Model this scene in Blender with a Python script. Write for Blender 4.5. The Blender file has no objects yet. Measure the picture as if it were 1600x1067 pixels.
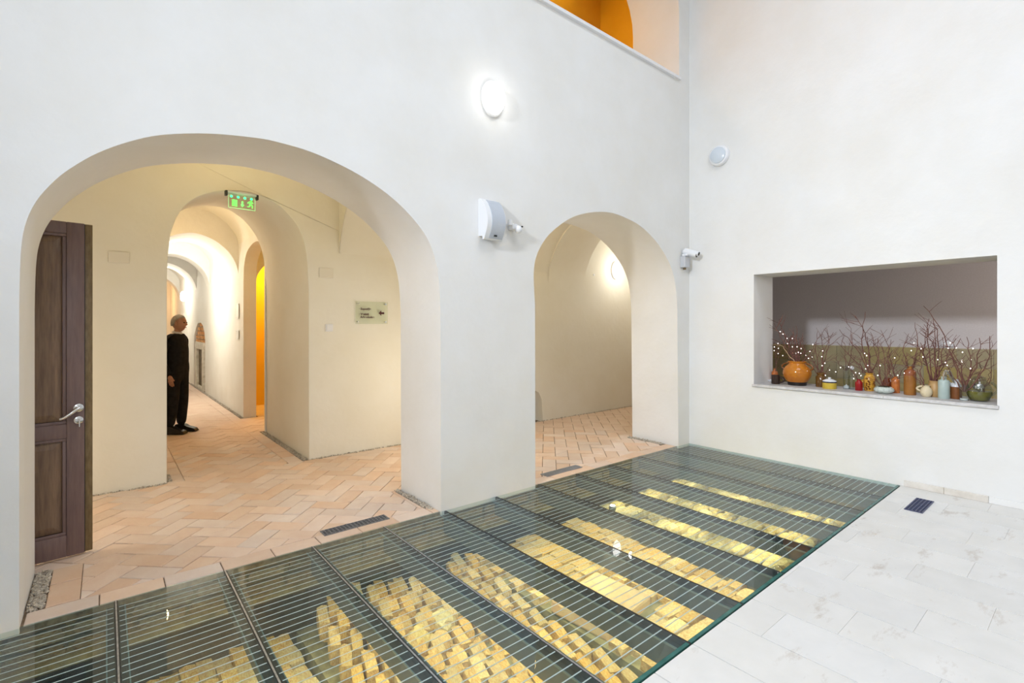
import bpy, bmesh, math, random
from mathutils import Vector, Matrix
from mathutils.geometry import tessellate_polygon
import numpy as np
random.seed(7)
SC = bpy.context.scene
COL = SC.collection
R = math.radians

# ------------------------------------------------------------------ camera
CAMX, CAMY, CAMZ = -5.80, -3.45, 1.5
cam = bpy.data.cameras.new('camera'); cam_o = bpy.data.objects.new('camera', cam); COL.objects.link(cam_o)
cam_o.location = (CAMX, CAMY, CAMZ)
cam_o.rotation_euler = (R(90), 0, R(50.5 - 90))
cam.sensor_width = 36; cam.lens = 771 / 1600 * 36; cam.shift_y = -23.5 / 1600
cam.clip_start = 0.05
SC.camera = cam_o
# ------------------------------------------------------------------ world, lights, exposure
w = bpy.data.worlds.new('world'); SC.world = w; w.use_nodes = True
w.node_tree.nodes['Background'].inputs[0].default_value = (0.9, 0.94, 1, 1)
w.node_tree.nodes['Background'].inputs[1].default_value = 0.05
SC.view_settings.view_transform = 'Standard'
SC.view_settings.look = 'None'
SC.view_settings.exposure = 0.2
SC.view_settings.gamma = 1.0
SC.view_settings.use_curve_mapping = False

def light(kind, loc, power, color, size=0.3, size_y=None, rot=(0, 0, 0), name=None, spot=None, spread=None):
    l = bpy.data.lights.new(name or kind.lower() + '_light', kind); l.energy = power; l.color = color
    if kind == 'AREA':
        l.size = size
        if size_y: l.shape = 'RECTANGLE'; l.size_y = size_y
        if spread: l.spread = spread
    elif kind in ('POINT', 'SPOT'):
        l.shadow_soft_size = size
        if spot: l.spot_size = spot; l.spot_blend = 0.6
    o = bpy.data.objects.new(l.name, l); COL.objects.link(o); o.location = loc; o.rotation_euler = rot
    return o
COOL = (0.86, 0.915, 1.0); WARM = (1.0, 0.74, 0.33); ORANGE = (1.0, 0.66, 0.12); PITC = (1.0, 0.72, 0.29)
light('AREA', (-3.4, -3.9, 7.2), 142, COOL, 3.2, 3.2, name='hall_ceiling_light')
light('AREA', (-7.5, -6.8, 3.6), 84, COOL, 2.5, 2.0, rot=(R(75), 0, R(8)), name='hall_rear_fill')  # unseen fill added to send low light into the arches
light('AREA', (-9.6, -2.4, 4.1), 76, COOL, 0.5, 0.5, rot=(R(72), 0, R(-90)), name='hall_side_light', spread=R(75))
# passage behind the arches: unseen fill lights, added to brighten its walls
light('POINT', (-4.9, 1.45, 3.25), 8, WARM, 0.15, name='passage_fill')
light('POINT', (-1.6, 1.35, 2.85), 8, WARM, 0.12, name='passage_fill')
light('POINT', (-6.75, 1.35, 0.9), 19, (1, 0.92, 0.77), 0.2, name='passage_fill')
light('POINT', (-2.75, 1.25, 0.9), 18, (1, 0.92, 0.77), 0.2, name='passage_fill')
light('POINT', (2.3, 1.4, 2.8), 18, (1, 0.9, 0.7), 0.15, name='passage_fill')
light('POINT', (-5.22, 5.1, 2.6), 16, (1.0, 0.74, 0.42), 0.12, name='corridor_fill')  # added warm fill for the vault, kept out of sight by the left wall
light('POINT', (-3.0, 4.9, 2.3), 7, (1, 0.62, 0.12), 0.1, name='side_room_fill')  # extra orange fill added for the reveal of the side opening
light('POINT', (-5.12, 7.6, 2.3), 60, (1.0, 0.97, 0.9), 0.12, name='corridor_fill')  # added white fill, hidden behind the tunnel edge
light('POINT', (-4.7, 12.5, 2.5), 40, (1.0, 0.97, 0.9), 0.12, name='corridor_fill')
light('POINT', (-4.8, 16.3, 2.3), 22, (1.0, 0.6, 0.3), 0.1, name='corridor_fill')
light('AREA', (-3.2, 6.35, 2.9), 30, (1, 0.62, 0.10), 0.8, 0.5, rot=(R(25), 0, 0), name='side_room_fill')
light('AREA', (-1.9, 2.3, 6.9), 125, ORANGE, 3.0, 1.2, name='gallery_light')
light('POINT', (1.6, -4.6, 2.3), 45, (1, 0.93, 0.88), 0.2, name='kitchen_fill')  # added ambient fill that lifts the dim kitchen wall
# lamps under the glass floor
for kx in range(12):
    for (y, p) in ((-1.65, 11.5), (-0.95, 13.0), (-0.3, 9.0)):
        light('SPOT', (-0.26 - 0.5232 * kx, y, -0.07), p, PITC, 0.06, name='pit_spotlight', spot=R(135))

# ------------------------------------------------------------------ projecting pixels of the photo to points, used for measuring only
FP = 771.0; AA = R(50.5); FW = (math.cos(AA), math.sin(AA)); RT = (math.sin(AA), -math.cos(AA))
def ray(px, py): return (FP * FW[0] + (px - 800) * RT[0], FP * FW[1] + (px - 800) * RT[1], 510 - py)
def on_z(px, py, z):
    r = ray(px, py); t = (z - CAMZ) / r[2]; return Vector((CAMX + t * r[0], CAMY + t * r[1], z))
def on_x(px, py, x):
    r = ray(px, py); t = (x - CAMX) / r[0]; return Vector((x, CAMY + t * r[1], CAMZ + t * r[2]))

# ------------------------------------------------------------------ materials
def mat(name, c1, c2=None, rough=0.6, metal=0.0, nscale=4.0, bump=0.0, bscale=60.0, rand=0.0, emit=None, estr=0.0,
        spec=0.5, trans=0.0, ior=1.45, contrast=(0.35, 0.65), stretch=None):
    m = bpy.data.materials.new(name); m.use_nodes = True
    nt = m.node_tree; b = nt.nodes['Principled BSDF']; L = nt.links.new
    b.inputs['Roughness'].default_value = rough; b.inputs['Metallic'].default_value = metal
    b.inputs['Specular IOR Level'].default_value = spec
    b.inputs['Transmission Weight'].default_value = trans; b.inputs['IOR'].default_value = ior
    b.inputs['Base Color'].default_value = (*c1, 1)
    tc = nt.nodes.new('ShaderNodeTexCoord'); vec = tc.outputs['Object']
    if stretch:
        mp = nt.nodes.new('ShaderNodeMapping'); mp.inputs['Scale'].default_value = stretch; L(vec, mp.inputs[0]); vec = mp.outputs[0]
    if rand:
        oi = nt.nodes.new('ShaderNodeObjectInfo'); va = nt.nodes.new('ShaderNodeVectorMath'); va.operation = 'ADD'
        ml = nt.nodes.new('ShaderNodeMath'); ml.operation = 'MULTIPLY'; ml.inputs[1].default_value = 37.0
        L(oi.outputs['Random'], ml.inputs[0]); L(vec, va.inputs[0]); L(ml.outputs[0], va.inputs[1]); vec = va.outputs[0]
    col = None
    if c2:
        n = nt.nodes.new('ShaderNodeTexNoise'); n.inputs['Scale'].default_value = nscale; n.inputs['Detail'].default_value = 6
        n.inputs['Roughness'].default_value = 0.6; L(vec, n.inputs['Vector'])
        cr = nt.nodes.new('ShaderNodeValToRGB'); cr.color_ramp.elements[0].position = contrast[0]; cr.color_ramp.elements[1].position = contrast[1]
        cr.color_ramp.elements[0].color = (*c1, 1); cr.color_ramp.elements[1].color = (*c2, 1)
        L(n.outputs['Fac'], cr.inputs[0]); col = cr.outputs[0]
        if rand:
            hs = nt.nodes.new('ShaderNodeHueSaturation'); mr = nt.nodes.new('ShaderNodeMapRange')
            mr.inputs['To Min'].default_value = 1 - rand; mr.inputs['To Max'].default_value = 1 + rand
            L(oi.outputs['Random'], mr.inputs['Value']); L(mr.outputs[0], hs.inputs['Value'])
            m2 = nt.nodes.new('ShaderNodeMath'); m2.operation = 'MULTIPLY'; m2.inputs[1].default_value = 17.3
            fr = nt.nodes.new('ShaderNodeMath'); fr.operation = 'FRACT'; L(oi.outputs['Random'], m2.inputs[0]); L(m2.outputs[0], fr.inputs[0])
            mh = nt.nodes.new('ShaderNodeMapRange'); mh.inputs['To Min'].default_value = 0.75; mh.inputs['To Max'].default_value = 1.25
            L(fr.outputs[0], mh.inputs['Value']); L(mh.outputs[0], hs.inputs['Saturation'])
            L(col, hs.inputs['Color']); col = hs.outputs[0]
        L(col, b.inputs['Base Color'])
    if bump:
        nb = nt.nodes.new('ShaderNodeTexNoise'); nb.inputs['Scale'].default_value = bscale; nb.inputs['Detail'].default_value = 4
        L(vec, nb.inputs['Vector']); bp = nt.nodes.new('ShaderNodeBump'); bp.inputs['Strength'].default_value = bump
        bp.inputs['Distance'].default_value = 0.01; L(nb.outputs['Fac'], bp.inputs['Height']); L(bp.outputs[0], b.inputs['Normal'])
    if emit:
        b.inputs['Emission Color'].default_value = (*emit, 1); b.inputs['Emission Strength'].default_value = estr
    return m
def clear_mat(name, tint, ior=1.5, gloss_rough=0.0, haze=0.0):
    # clear sheet: tinted see-through body with a Fresnel mirror reflection
    m = bpy.data.materials.new(name); m.use_nodes = True; nt = m.node_tree; nt.nodes.clear(); L = nt.links.new
    o = nt.nodes.new('ShaderNodeOutputMaterial'); t = nt.nodes.new('ShaderNodeBsdfTransparent'); t.inputs[0].default_value = (*tint, 1)
    g = nt.nodes.new('ShaderNodeBsdfGlossy'); g.inputs['Roughness'].default_value = gloss_rough
    f = nt.nodes.new('ShaderNodeFresnel'); f.inputs['IOR'].default_value = ior
    mx = nt.nodes.new('ShaderNodeMixShader'); ge = nt.nodes.new('ShaderNodeNewGeometry'); fm_ = nt.nodes.new('ShaderNodeMix'); fm_.data_type = 'FLOAT'
    L(ge.outputs['Backfacing'], fm_.inputs[0]); L(f.outputs[0], fm_.inputs[2]); fm_.inputs[3].default_value = 0.0; L(fm_.outputs[0], mx.inputs[0])
    base = t.outputs[0]
    if haze:
        d = nt.nodes.new('ShaderNodeBsdfDiffuse'); d.inputs[0].default_value = (0.42, 0.62, 0.62, 1)
        n = nt.nodes.new('ShaderNodeTexNoise'); n.inputs['Scale'].default_value = 9; n.inputs['Detail'].default_value = 8
        tc = nt.nodes.new('ShaderNodeTexCoord'); L(tc.outputs['Object'], n.inputs['Vector'])
        mr = nt.nodes.new('ShaderNodeMapRange'); mr.inputs['From Min'].default_value = 0.3; mr.inputs['From Max'].default_value = 0.75
        mr.inputs['To Min'].default_value = haze * 0.6; mr.inputs['To Max'].default_value = haze * 1.5
        L(n.outputs['Fac'], mr.inputs['Value']); m2 = nt.nodes.new('ShaderNodeMixShader')
        L(mr.outputs[0], m2.inputs[0]); L(t.outputs[0], m2.inputs[1]); L(d.outputs[0], m2.inputs[2]); base = m2.outputs[0]
    L(base, mx.inputs[1]); L(g.outputs[0], mx.inputs[2]); L(mx.outputs[0], o.inputs[0])
    return m

M = {}
M['plaster'] = mat('white_plaster', (0.80, 0.80, 0.79), (0.76, 0.75, 0.72), 0.75, nscale=1.3, bump=0.25, bscale=14, spec=0.3)
M['cream'] = mat('cream_plaster', (0.82, 0.79, 0.70), (0.79, 0.75, 0.64), 0.8, nscale=1.5, bump=0.3, bscale=14, spec=0.2)
M['ochre'] = mat('orange_lit_plaster', (0.85, 0.53, 0.06), (0.80, 0.48, 0.05), 0.8, nscale=2, bump=0.2, bscale=20, spec=0.2)  # orange lamplight put into the plaster colour
M['grey_wall'] = mat('grey_wall', (0.66, 0.62, 0.62), (0.62, 0.58, 0.575), 0.8, nscale=60, spec=0.2)
M['tile'] = mat('olive_tile', (0.40, 0.33, 0.155), (0.33, 0.275, 0.13), 0.55, nscale=10, rand=0.08)
M['grout'] = mat('pale_grout', (0.52, 0.48, 0.36), None, 0.9)
M['brick'] = mat('terracotta_paver', (0.71, 0.52, 0.40), (0.78, 0.63, 0.51), 0.75, nscale=5, bump=0.35, bscale=45, rand=0.06, spec=0.25, contrast=(0.25, 0.75))
M['joint'] = mat('sand_joint', (0.13, 0.09, 0.06), (0.34, 0.25, 0.17), 0.95, nscale=22)
M['gravel'] = mat('gravel', (0.20, 0.17, 0.13), (0.62, 0.56, 0.47), 0.85, nscale=70, contrast=(0.3, 0.6))
M['dirt'] = mat('dark_earth', (0.05, 0.04, 0.03), (0.13, 0.10, 0.07), 0.95, nscale=8, bump=0.6, bscale=20)
M['steel_dark'] = mat('dark_steel', (0.075, 0.105, 0.125), (0.10, 0.135, 0.155), 0.38, metal=0.2, nscale=12)
M['steel_blue'] = mat('blue_grey_steel', (0.20, 0.29, 0.33), None, 0.35, metal=0.4)
M['alu'] = mat('aluminium_strip', (0.55, 0.57, 0.58), (0.32, 0.33, 0.34), 0.35, metal=0.7, nscale=30)
M['black'] = mat('black_rubber', (0.015, 0.018, 0.02), None, 0.5)
M['glass_floor'] = clear_mat('green_floor_glass', (0.80, 0.90, 0.885), 1.66, 0.0, 0.03)
M['glass_edge'] = mat('green_glass_edge', (0.015, 0.10, 0.085), (0.03, 0.15, 0.13), 0.2, nscale=15)
M['stripe'] = mat('pale_printed_stripe', (0.40, 0.50, 0.49), None, 0.6)
M['stone'] = mat('ochre_stone', (0.50, 0.38, 0.19), (0.80, 0.70, 0.47), 0.9, nscale=7, bump=0.9, bscale=22, rand=0.2, spec=0.1)
M['oldbrick'] = mat('old_brick', (0.62, 0.36, 0.16), (0.84, 0.68, 0.42), 0.9, nscale=9, bump=0.8, bscale=30, rand=0.18, spec=0.1)
M['mortar'] = mat('lime_mortar', (0.34, 0.31, 0.22), (0.20, 0.175, 0.12), 0.95, nscale=12, bump=0.8, bscale=25)
M['door'] = mat('brown_painted_wood', (0.165, 0.105, 0.098), (0.205, 0.135, 0.12), 0.4, nscale=9, stretch=(6, 6, 0.6), bump=0.08, bscale=30)
M['door_panel'] = mat('brown_wood_panel', (0.165, 0.10, 0.065), (0.26, 0.165, 0.10), 0.38, nscale=9, stretch=(6, 6, 0.5), bump=0.08, bscale=30)
M['door_edge'] = mat('olive_brown_wood', (0.16, 0.105, 0.045), (0.22, 0.15, 0.07), 0.45, nscale=12, stretch=(6, 6, 1.5))
M['chrome'] = mat('satin_chrome', (0.72, 0.72, 0.72), None, 0.2, metal=1.0)
M['white'] = mat('white_plastic', (0.80, 0.81, 0.83), None, 0.35)
M['grey_grille'] = mat('pale_grey_grille', (0.52, 0.56, 0.62), (0.46, 0.50, 0.56), 0.5, nscale=200)
M['grey_box'] = mat('grey_plastic', (0.55, 0.56, 0.59), None, 0.45)
M['lamp'] = mat('glowing_lamp_glass', (0.95, 0.95, 0.95), None, 0.3, emit=(1.0, 0.985, 0.95), estr=5.0)
M['lamp_dim'] = mat('opal_lamp_rim', (0.9, 0.9, 0.9), None, 0.3, emit=(1.0, 0.98, 0.95), estr=0.15)
M['marble_base'] = mat('beige_marble', (0.62, 0.57, 0.50), (0.74, 0.70, 0.64), 0.35, nscale=9)
M['limestone'] = mat('weathered_limestone', (0.50, 0.45, 0.35), (0.72, 0.68, 0.58), 0.85, nscale=10, bump=0.5, bscale=25)
M['glass_thin'] = clear_mat('clear_acrylic', (0.93, 0.95, 0.91), 1.2, 0.0, 0.0)
M['glass_vase'] = clear_mat('clear_vase_glass', (0.80, 0.84, 0.82), 1.9)
M['green_led'] = mat('green_led', (0.1, 0.9, 0.3), None, 0.4, emit=(0.03, 1.0, 0.25), estr=2.2)
M['green_pic'] = mat('green_pictogram', (0.2, 0.9, 0.2), None, 0.4, emit=(0.16, 1.0, 0.10), estr=0.8)
M['green_glow'] = mat('green_edge_glow', (0.5, 0.9, 0.5), None, 0.4, emit=(0.35, 0.9, 0.35), estr=0.5)
M['text'] = mat('maroon_lettering', (0.07, 0.012, 0.015), None, 0.6)
M['bark'] = mat('reddish_bark', (0.10, 0.035, 0.03), (0.19, 0.08, 0.055), 0.7, nscale=30)
M['bark_pale'] = mat('pale_bark', (0.45, 0.30, 0.17), None, 0.7)
M['bulb'] = mat('fairy_light_bulb', (1, 1, 1), None, 0.3, emit=(1, 0.97, 0.92), estr=3.5)

# marble slabs with soft clouding and brown stains
def marble():
    m = mat('cream_marble', (0.76, 0.75, 0.73), (0.70, 0.69, 0.665), 0.42, nscale=3.0, rand=0.03, spec=0.4)
    nt = m.node_tree; L = nt.links.new; b = nt.nodes['Principled BSDF']
    src = b.inputs['Base Color'].links[0].from_socket
    g = nt.nodes.new('ShaderNodeNewGeometry'); mp = nt.nodes.new('ShaderNodeMapping'); mp.inputs['Scale'].default_value = (1.0, 2.4, 1); mp.inputs['Rotation'].default_value = (0, 0, 0.35)
    mp.inputs['Location'].default_value = (3.1, 1.7, 0)
    n = nt.nodes.new('ShaderNodeTexNoise'); n.inputs['Scale'].default_value = 2.6; n.inputs['Detail'].default_value = 7; n.inputs['Roughness'].default_value = 0.68
    L(g.outputs['Position'], mp.inputs[0]); L(mp.outputs[0], n.inputs['Vector'])
    cr = nt.nodes.new('ShaderNodeValToRGB'); cr.color_ramp.elements[0].position = 0.585; cr.color_ramp.elements[1].position = 0.67
    cr.color_ramp.elements[0].color = (0, 0, 0, 1); cr.color_ramp.elements[1].color = (1, 1, 1, 1); L(n.outputs['Fac'], cr.inputs[0])
    mx = nt.nodes.new('ShaderNodeMix'); mx.data_type = 'RGBA'; mul = nt.nodes.new('ShaderNodeMath'); mul.operation = 'MULTIPLY'; mul.inputs[1].default_value = 0.62
    L(cr.outputs[0], mul.inputs[0]); L(mul.outputs[0], mx.inputs[0]); L(src, mx.inputs[6]); mx.inputs[7].default_value = (0.50, 0.44, 0.38, 1)
    L(mx.outputs[2], b.inputs['Base Color']); return m
M['marble'] = marble()

# ------------------------------------------------------------------ object helpers
def link(name, me, m=None, parent=None, loc=None, rot=None):
    if m is not None: me.materials.append(m)
    o = bpy.data.objects.new(name, me); COL.objects.link(o)
    if parent: o.parent = parent
    if loc is not None: o.location = loc
    if rot is not None: o.rotation_euler = rot
    return o
def empty(name, loc=(0, 0, 0), rz=0):
    o = bpy.data.objects.new(name, None); COL.objects.link(o); o.location = loc; o.rotation_euler = (0, 0, rz); o.empty_display_size = 0.1
    return o
def tag(o, label=None, cat=None, group=None, kind=None):
    if label: o['label'] = label
    if cat: o['category'] = cat
    if group: o['group'] = group
    if kind: o['kind'] = kind
    return o
def struct(o, label=None): o['kind'] = 'structure'; 
def pymesh(name, V, F, smooth=False):
    me = bpy.data.meshes.new(name); me.from_pydata([tuple(v) for v in V], [], F); me.update()
    if smooth:
        for p in me.polygons: p.use_smooth = True
    return me
def fixn(me):
    bm = bmesh.new(); bm.from_mesh(me); bmesh.ops.recalc_face_normals(bm, faces=bm.faces); bm.to_mesh(me); bm.free(); return me
def autosmooth(me, ang=35):
    bm = bmesh.new(); bm.from_mesh(me); bmesh.ops.remove_doubles(bm, verts=bm.verts, dist=1e-5)
    bmesh.ops.recalc_face_normals(bm, faces=bm.faces)
    for f in bm.faces: f.smooth = True
    for e in bm.edges:
        if len(e.link_faces) == 2 and e.calc_face_angle(0) > R(ang): e.smooth = False
    bm.to_mesh(me); bm.free(); return me
class MB:
    def __init__(s): s.V = []; s.F = []
    def add(s, V, F):
        n = len(s.V); s.V += [tuple(v) for v in V]; s.F += [tuple(i + n for i in f) for f in F]; return s
    def box(s, x0, x1, y0, y1, z0, z1, mtx=None):
        V = [Vector((x, y, z)) for z in (z0, z1) for y in (y0, y1) for x in (x0, x1)]
        if mtx: V = [mtx @ v for v in V]
        return s.add(V, [(0, 2, 3, 1), (4, 5, 7, 6), (0, 1, 5, 4), (2, 6, 7, 3), (0, 4, 6, 2), (1, 3, 7, 5)])
    def bbox(s, x0, x1, y0, y1, z0, z1, b=0.004, mtx=None):      # box with a chamfered top and sides
        bm = bmesh.new(); bmesh.ops.create_cube(bm, size=1)
        for v in bm.verts: v.co = Vector(((x0 + x1) / 2 + v.co.x * (x1 - x0), (y0 + y1) / 2 + v.co.y * (y1 - y0), (z0 + z1) / 2 + v.co.z * (z1 - z0)))
        bmesh.ops.bevel(bm, geom=list(bm.edges), offset=b, segments=2, affect='EDGES', profile=0.5)
        bm.verts.index_update(); V = [(mtx @ v.co if mtx else v.co.copy()) for v in bm.verts]; F = [tuple(v.index for v in f.verts) for f in bm.faces]; bm.free()
        return s.add(V, F)
    def tube(s, P, rad, n=6, caps=True):
        P = [Vector(p) for p in P]; rad = rad if isinstance(rad, (list, tuple)) else [rad] * len(P)
        V = []; up = None
        for i, p in enumerate(P):
            d = (P[min(i + 1, len(P) - 1)] - P[max(i - 1, 0)]).normalized()
            if up is None:
                up = d.orthogonal().normalized()
            up = (up - d * up.dot(d)); up = up.normalized() if up.length > 1e-6 else d.orthogonal().normalized()
            sd = d.cross(up)
            for k in range(n):
                a = 2 * math.pi * k / n; V.append(p + (up * math.cos(a) + sd * math.sin(a)) * rad[i])
        F = [(i * n + k, i * n + (k + 1) % n, (i + 1) * n + (k + 1) % n, (i + 1) * n + k) for i in range(len(P) - 1) for k in range(n)]
        if caps: F += [tuple(range(n))[::-1], tuple((len(P) - 1) * n + k for k in range(n))]
        return s.add(V, F)
    def lathe(s, prof, n=24, c=(0, 0, 0), sx=1, sy=1):
        V = []; 
        for r, z in prof:
            for k in range(n):
                a = 2 * math.pi * k / n; V.append((c[0] + r * math.cos(a) * sx, c[1] + r * math.sin(a) * sy, c[2] + z))
        F = [(i * n + k, i * n + (k + 1) % n, (i + 1) * n + (k + 1) % n, (i + 1) * n + k) for i in range(len(prof) - 1) for k in range(n)]
        if prof[0][0] > 1e-4: F.append(tuple(range(n))[::-1])
        if prof[-1][0] > 1e-4: F.append(tuple((len(prof) - 1) * n + k for k in range(n)))
        return s.add(V, F)
    def build(s, name, m, parent=None, smooth=None, loc=None, rot=None):
        me = bpy.data.meshes.new(name); me.from_pydata(s.V, [], s.F); me.update()
        if smooth: autosmooth(me, smooth)
        else: fixn(me)
        return link(name, me, m, parent, loc, rot)

def prism(name, loops_f, depth_f, m, loops_b=None, parent=None, smooth=30):
    """loops_f: list of 2D loops (outer + holes); depth_f(p2, t) -> 3D for t = 0 (front) or 1 (back); loops_b optional back loops."""
    loops_b = loops_b or loops_f
    flat = [p for lp in loops_f for p in lp]; flatb = [p for lp in loops_b for p in lp]
    N = len(flat)
    tf = tessellate_polygon([[Vector((p[0], p[1], 0)) for p in lp] for lp in loops_f])
    tb = tessellate_polygon([[Vector((p[0], p[1], 0)) for p in lp] for lp in loops_b])
    V = [depth_f(p, 0) for p in flat] + [depth_f(p, 1) for p in flatb]
    F = [tuple(t) for t in tf] + [tuple(i + N for i in t[::-1]) for t in tb]
    st = 0
    for lp in loops_f:
        n = len(lp)
        for i in range(n):
            a, b = st + i, st + (i + 1) % n; F.append((a, b, b + N, a + N))
        st += n
    me = bpy.data.meshes.new(name); me.from_pydata(V, [], F); me.update(); autosmooth(me, smooth)
    return link(name, me, m, parent)

def smooth_curve(P, k=4):
    out = []; n = len(P)
    for i in range(n - 1):
        p0 = P[max(i - 1, 0)]; p1 = P[i]; p2 = P[i + 1]; p3 = P[min(i + 2, n - 1)]
        for j in range(k):
            t = j / k
            out.append(tuple(0.5 * ((2 * p1[a]) + (-p0[a] + p2[a]) * t + (2 * p0[a] - 5 * p1[a] + 4 * p2[a] - p3[a]) * t * t + (-p0[a] + 3 * p1[a] - 3 * p2[a] + p3[a]) * t ** 3) for a in range(2)))
    out.append(P[-1]); return out
def copy_tree(o, parent=None):
    c = o.copy(); COL.objects.link(c)
    if parent: c.parent = parent
    for ch in list(o.children): copy_tree(ch, c)
    return c

# ================================================================== SETTING
# ---- wall with the two arches (front face y = 0, 0.7 thick)
LF = [(-6.13, 1.6), (-6.125, 1.85), (-6.11, 2.0), (-6.07, 2.13), (-6.0, 2.25), (-5.93, 2.335), (-5.83, 2.43), (-5.70, 2.52), (-5.55, 2.595), (-5.32, 2.66), (-5.06, 2.697), (-4.92, 2.70),
      (-4.73, 2.685), (-4.53, 2.64), (-4.35, 2.58), (-4.17, 2.495), (-4.02, 2.395), (-3.88, 2.265), (-3.80, 2.15), (-3.75, 2.02), (-3.72, 1.86), (-3.705, 1.6)]
SFp = [(-2.675, 1.7), (-2.69, 1.9), (-2.69, 2.02), (-2.67, 2.13), (-2.61, 2.25), (-2.49, 2.39), (-2.28, 2.54), (-2.08, 2.635), (-1.82, 2.705), (-1.56, 2.735), (-1.31, 2.715), (-1.04, 2.66),
       (-0.78, 2.545), (-0.60, 2.42), (-0.46, 2.29), (-0.37, 2.16), (-0.32, 2.03), (-0.29, 1.88), (-0.275, 1.7)]
la = [(-6.13, -0.03)] + smooth_curve(LF) + [(-3.70, -0.03)]
sa = [(-2.67, -0.03)] + smooth_curve(SFp) + [(-0.25, -0.03)]
outer = [(-10, -0.03)] + la + sa + [(0.5, -0.03), (0.5, 7.5), (-10, 7.5)]
up = [(-0.235, 4.6), (-0.235, 5.45)] + [(-0.235 - 1.55 * (1 - math.cos(t)), 5.45 + 1.1 * math.sin(t)) for t in [i * math.pi / 20 for i in range(1, 20)]] + [(-3.335, 5.45), (-3.335, 4.6)]
o = prism('wall_left', [outer, up[::-1]], lambda p, t: (p[0], 0.7 * t, p[1]), M['plaster']); struct(o)
# ---- parapet cap at the foot of the upper opening
o = MB().bbox(-3.33, -0.24, -0.035, 0.70, 4.585, 4.622, 0.006).build('trim_1', M['white']); struct(o)
# ---- wall with the serving hatch (x = 0, 0.5 thick)
NY0, NY1, NZ0, NZ1 = -2.842, -0.82, 0.835, 2.10
wr = [(-8, -1.6), (0.0, -1.6), (0.0, 7.5), (-8, 7.5)]
o = prism('wall_right', [wr, [(NY0, NZ0 - 0.03), (NY0, NZ1), (NY1, NZ1), (NY1, NZ0 - 0.03)]], lambda p, t: (0.5 * t, p[0], p[1]), M['plaster']); struct(o)
# hatch sill board in two slabs
sill = empty('trim_2', (0, 0, 0)); struct(sill)
M['sill'] = mat('whitish_marble_sill', (0.66, 0.65, 0.64), (0.50, 0.48, 0.47), 0.4, nscale=14)
for (a, b) in ((NY0 - 0.012, -2.06), (-2.058, NY1 + 0.012)):
    MB().bbox(-0.03, 0.0, a, b, NZ0 - 0.03, NZ0, 0.004).build('sill_slab', M['sill'], sill)
    MB().bbox(0.0, 0.52, max(a, NY0 + 0.001), min(b, NY1 - 0.001), NZ0 - 0.03, NZ0, 0.003).build('sill_slab', M['sill'], sill)
# ---- the other hall walls and ceiling
for nm, b in [('wall_back', (-10, 0.5, -8.2, -8, -0.1, 7.5)), ('wall_side', (-10.2, -10, -8, 0.7, -0.1, 7.5)), ('ceiling', (-10.2, 0.5, -8.2, 0.7, 7.5, 7.6))]:
    struct(MB().box(*b).build(nm, M['plaster']))
# ---- kitchen behind the hatch
KX = 2.5
k = MB().box(KX, KX + 0.1, -6.5, 0.45, 0, 2.7).build('wall_kitchen', M['grey_wall']); struct(k)
struct(MB().box(0.5, KX, -6.6, -6.5, 0, 2.7).build('wall_kitchen_near', M['grey_wall']))
struct(MB().box(0.5, 4.1, 0.45, 0.70, -0.03, 3.95).build('wall_kitchen_far', M['grey_wall']))
struct(MB().box(0.5, KX + 0.1, -6.6, 0.45, 2.6, 2.7).build('ceiling', M['grey_wall']))
struct(MB().box(0.5, KX + 0.1, -6.6, 0.45, -0.1, 0).build('floor', M['grout']))
TW, TZ, DT = 0.332, 0.239, 1.222
gr = MB().box(KX - 0.008, KX, -6.5, 0.45, 0.0, DT).build('tile_bed', M['grout'], k)
tile_me = MB().bbox(-0.006, 0.006, -TW / 2 + .0022, TW / 2 - .0022, -TZ / 2 + .0022, TZ / 2 - .0022, 0.0015).build('tile', M['tile'], k)
tile_me.location = (KX - 0.012, -0.56 + 2.5 * TW, DT - TZ / 2)
for r in range(4):
    for c in range(15):
        if r == 0 and c == 0: continue
        t = tile_me.copy(); COL.objects.link(t); t.location = (KX - 0.012, -0.56 + (2.5 - c) * TW, DT - TZ / 2 - r * TZ)
# ---- passage wall with the corridor tunnel and the low niche
CFp = [(-5.345, 1.9), (-5.34, 2.11), (-5.32, 2.36), (-5.27, 2.55), (-5.19, 2.69), (-5.08, 2.79), (-4.95, 2.855), (-4.82, 2.89), (-4.70, 2.905), (-4.58, 2.90), (-4.45, 2.865), (-4.32, 2.79),
       (-4.20, 2.67), (-4.13, 2.56), (-4.08, 2.42), (-4.05, 2.22), (-4.035, 1.9)]
cf = smooth_curve(CFp)
def lift(p): 
    u = min(1, max(0, (p[1] - 2.1) / 0.8)); return (p[0], p[1] + 0.2 * u)
nic = [(-1.10, -0.03), (-1.10, 0.36), (-1.06, 0.45), (-0.98, 0.505), (-0.80, 0.52), (-0.62, 0.505), (-0.52, 0.45), (-0.455, 0.34), (-0.43, -0.03)]
oc = [(-7.2, -0.03), (-5.345, -0.03)] + cf + [(-4.03, -0.03)] + nic + [(4.0, -0.03), (4.0, 3.9), (-7.2, 3.9)]
ocb = [(-7.2, -0.03), (-5.345, -0.03)] + [lift(p) for p in cf] + [(-4.03, -0.03)] + nic + [(4.0, -0.03), (4.0, 3.9), (-7.2, 3.9)]
o = prism('wall_passage', [oc], lambda p, t: (p[0], 2.29 + 1.88 * t, p[1]), M['cream'], [ocb]); struct(o)
bv = o.modifiers.new('soft_edges', 'BEVEL'); bv.width = 0.03; bv.segments = 3; bv.limit_method = 'ANGLE'; bv.angle_limit = R(60)
struct(MB().box(-1.2, -0.4, 2.62, 2.7, -0.03, 0.6).build('wall_niche', M['cream']))
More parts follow.
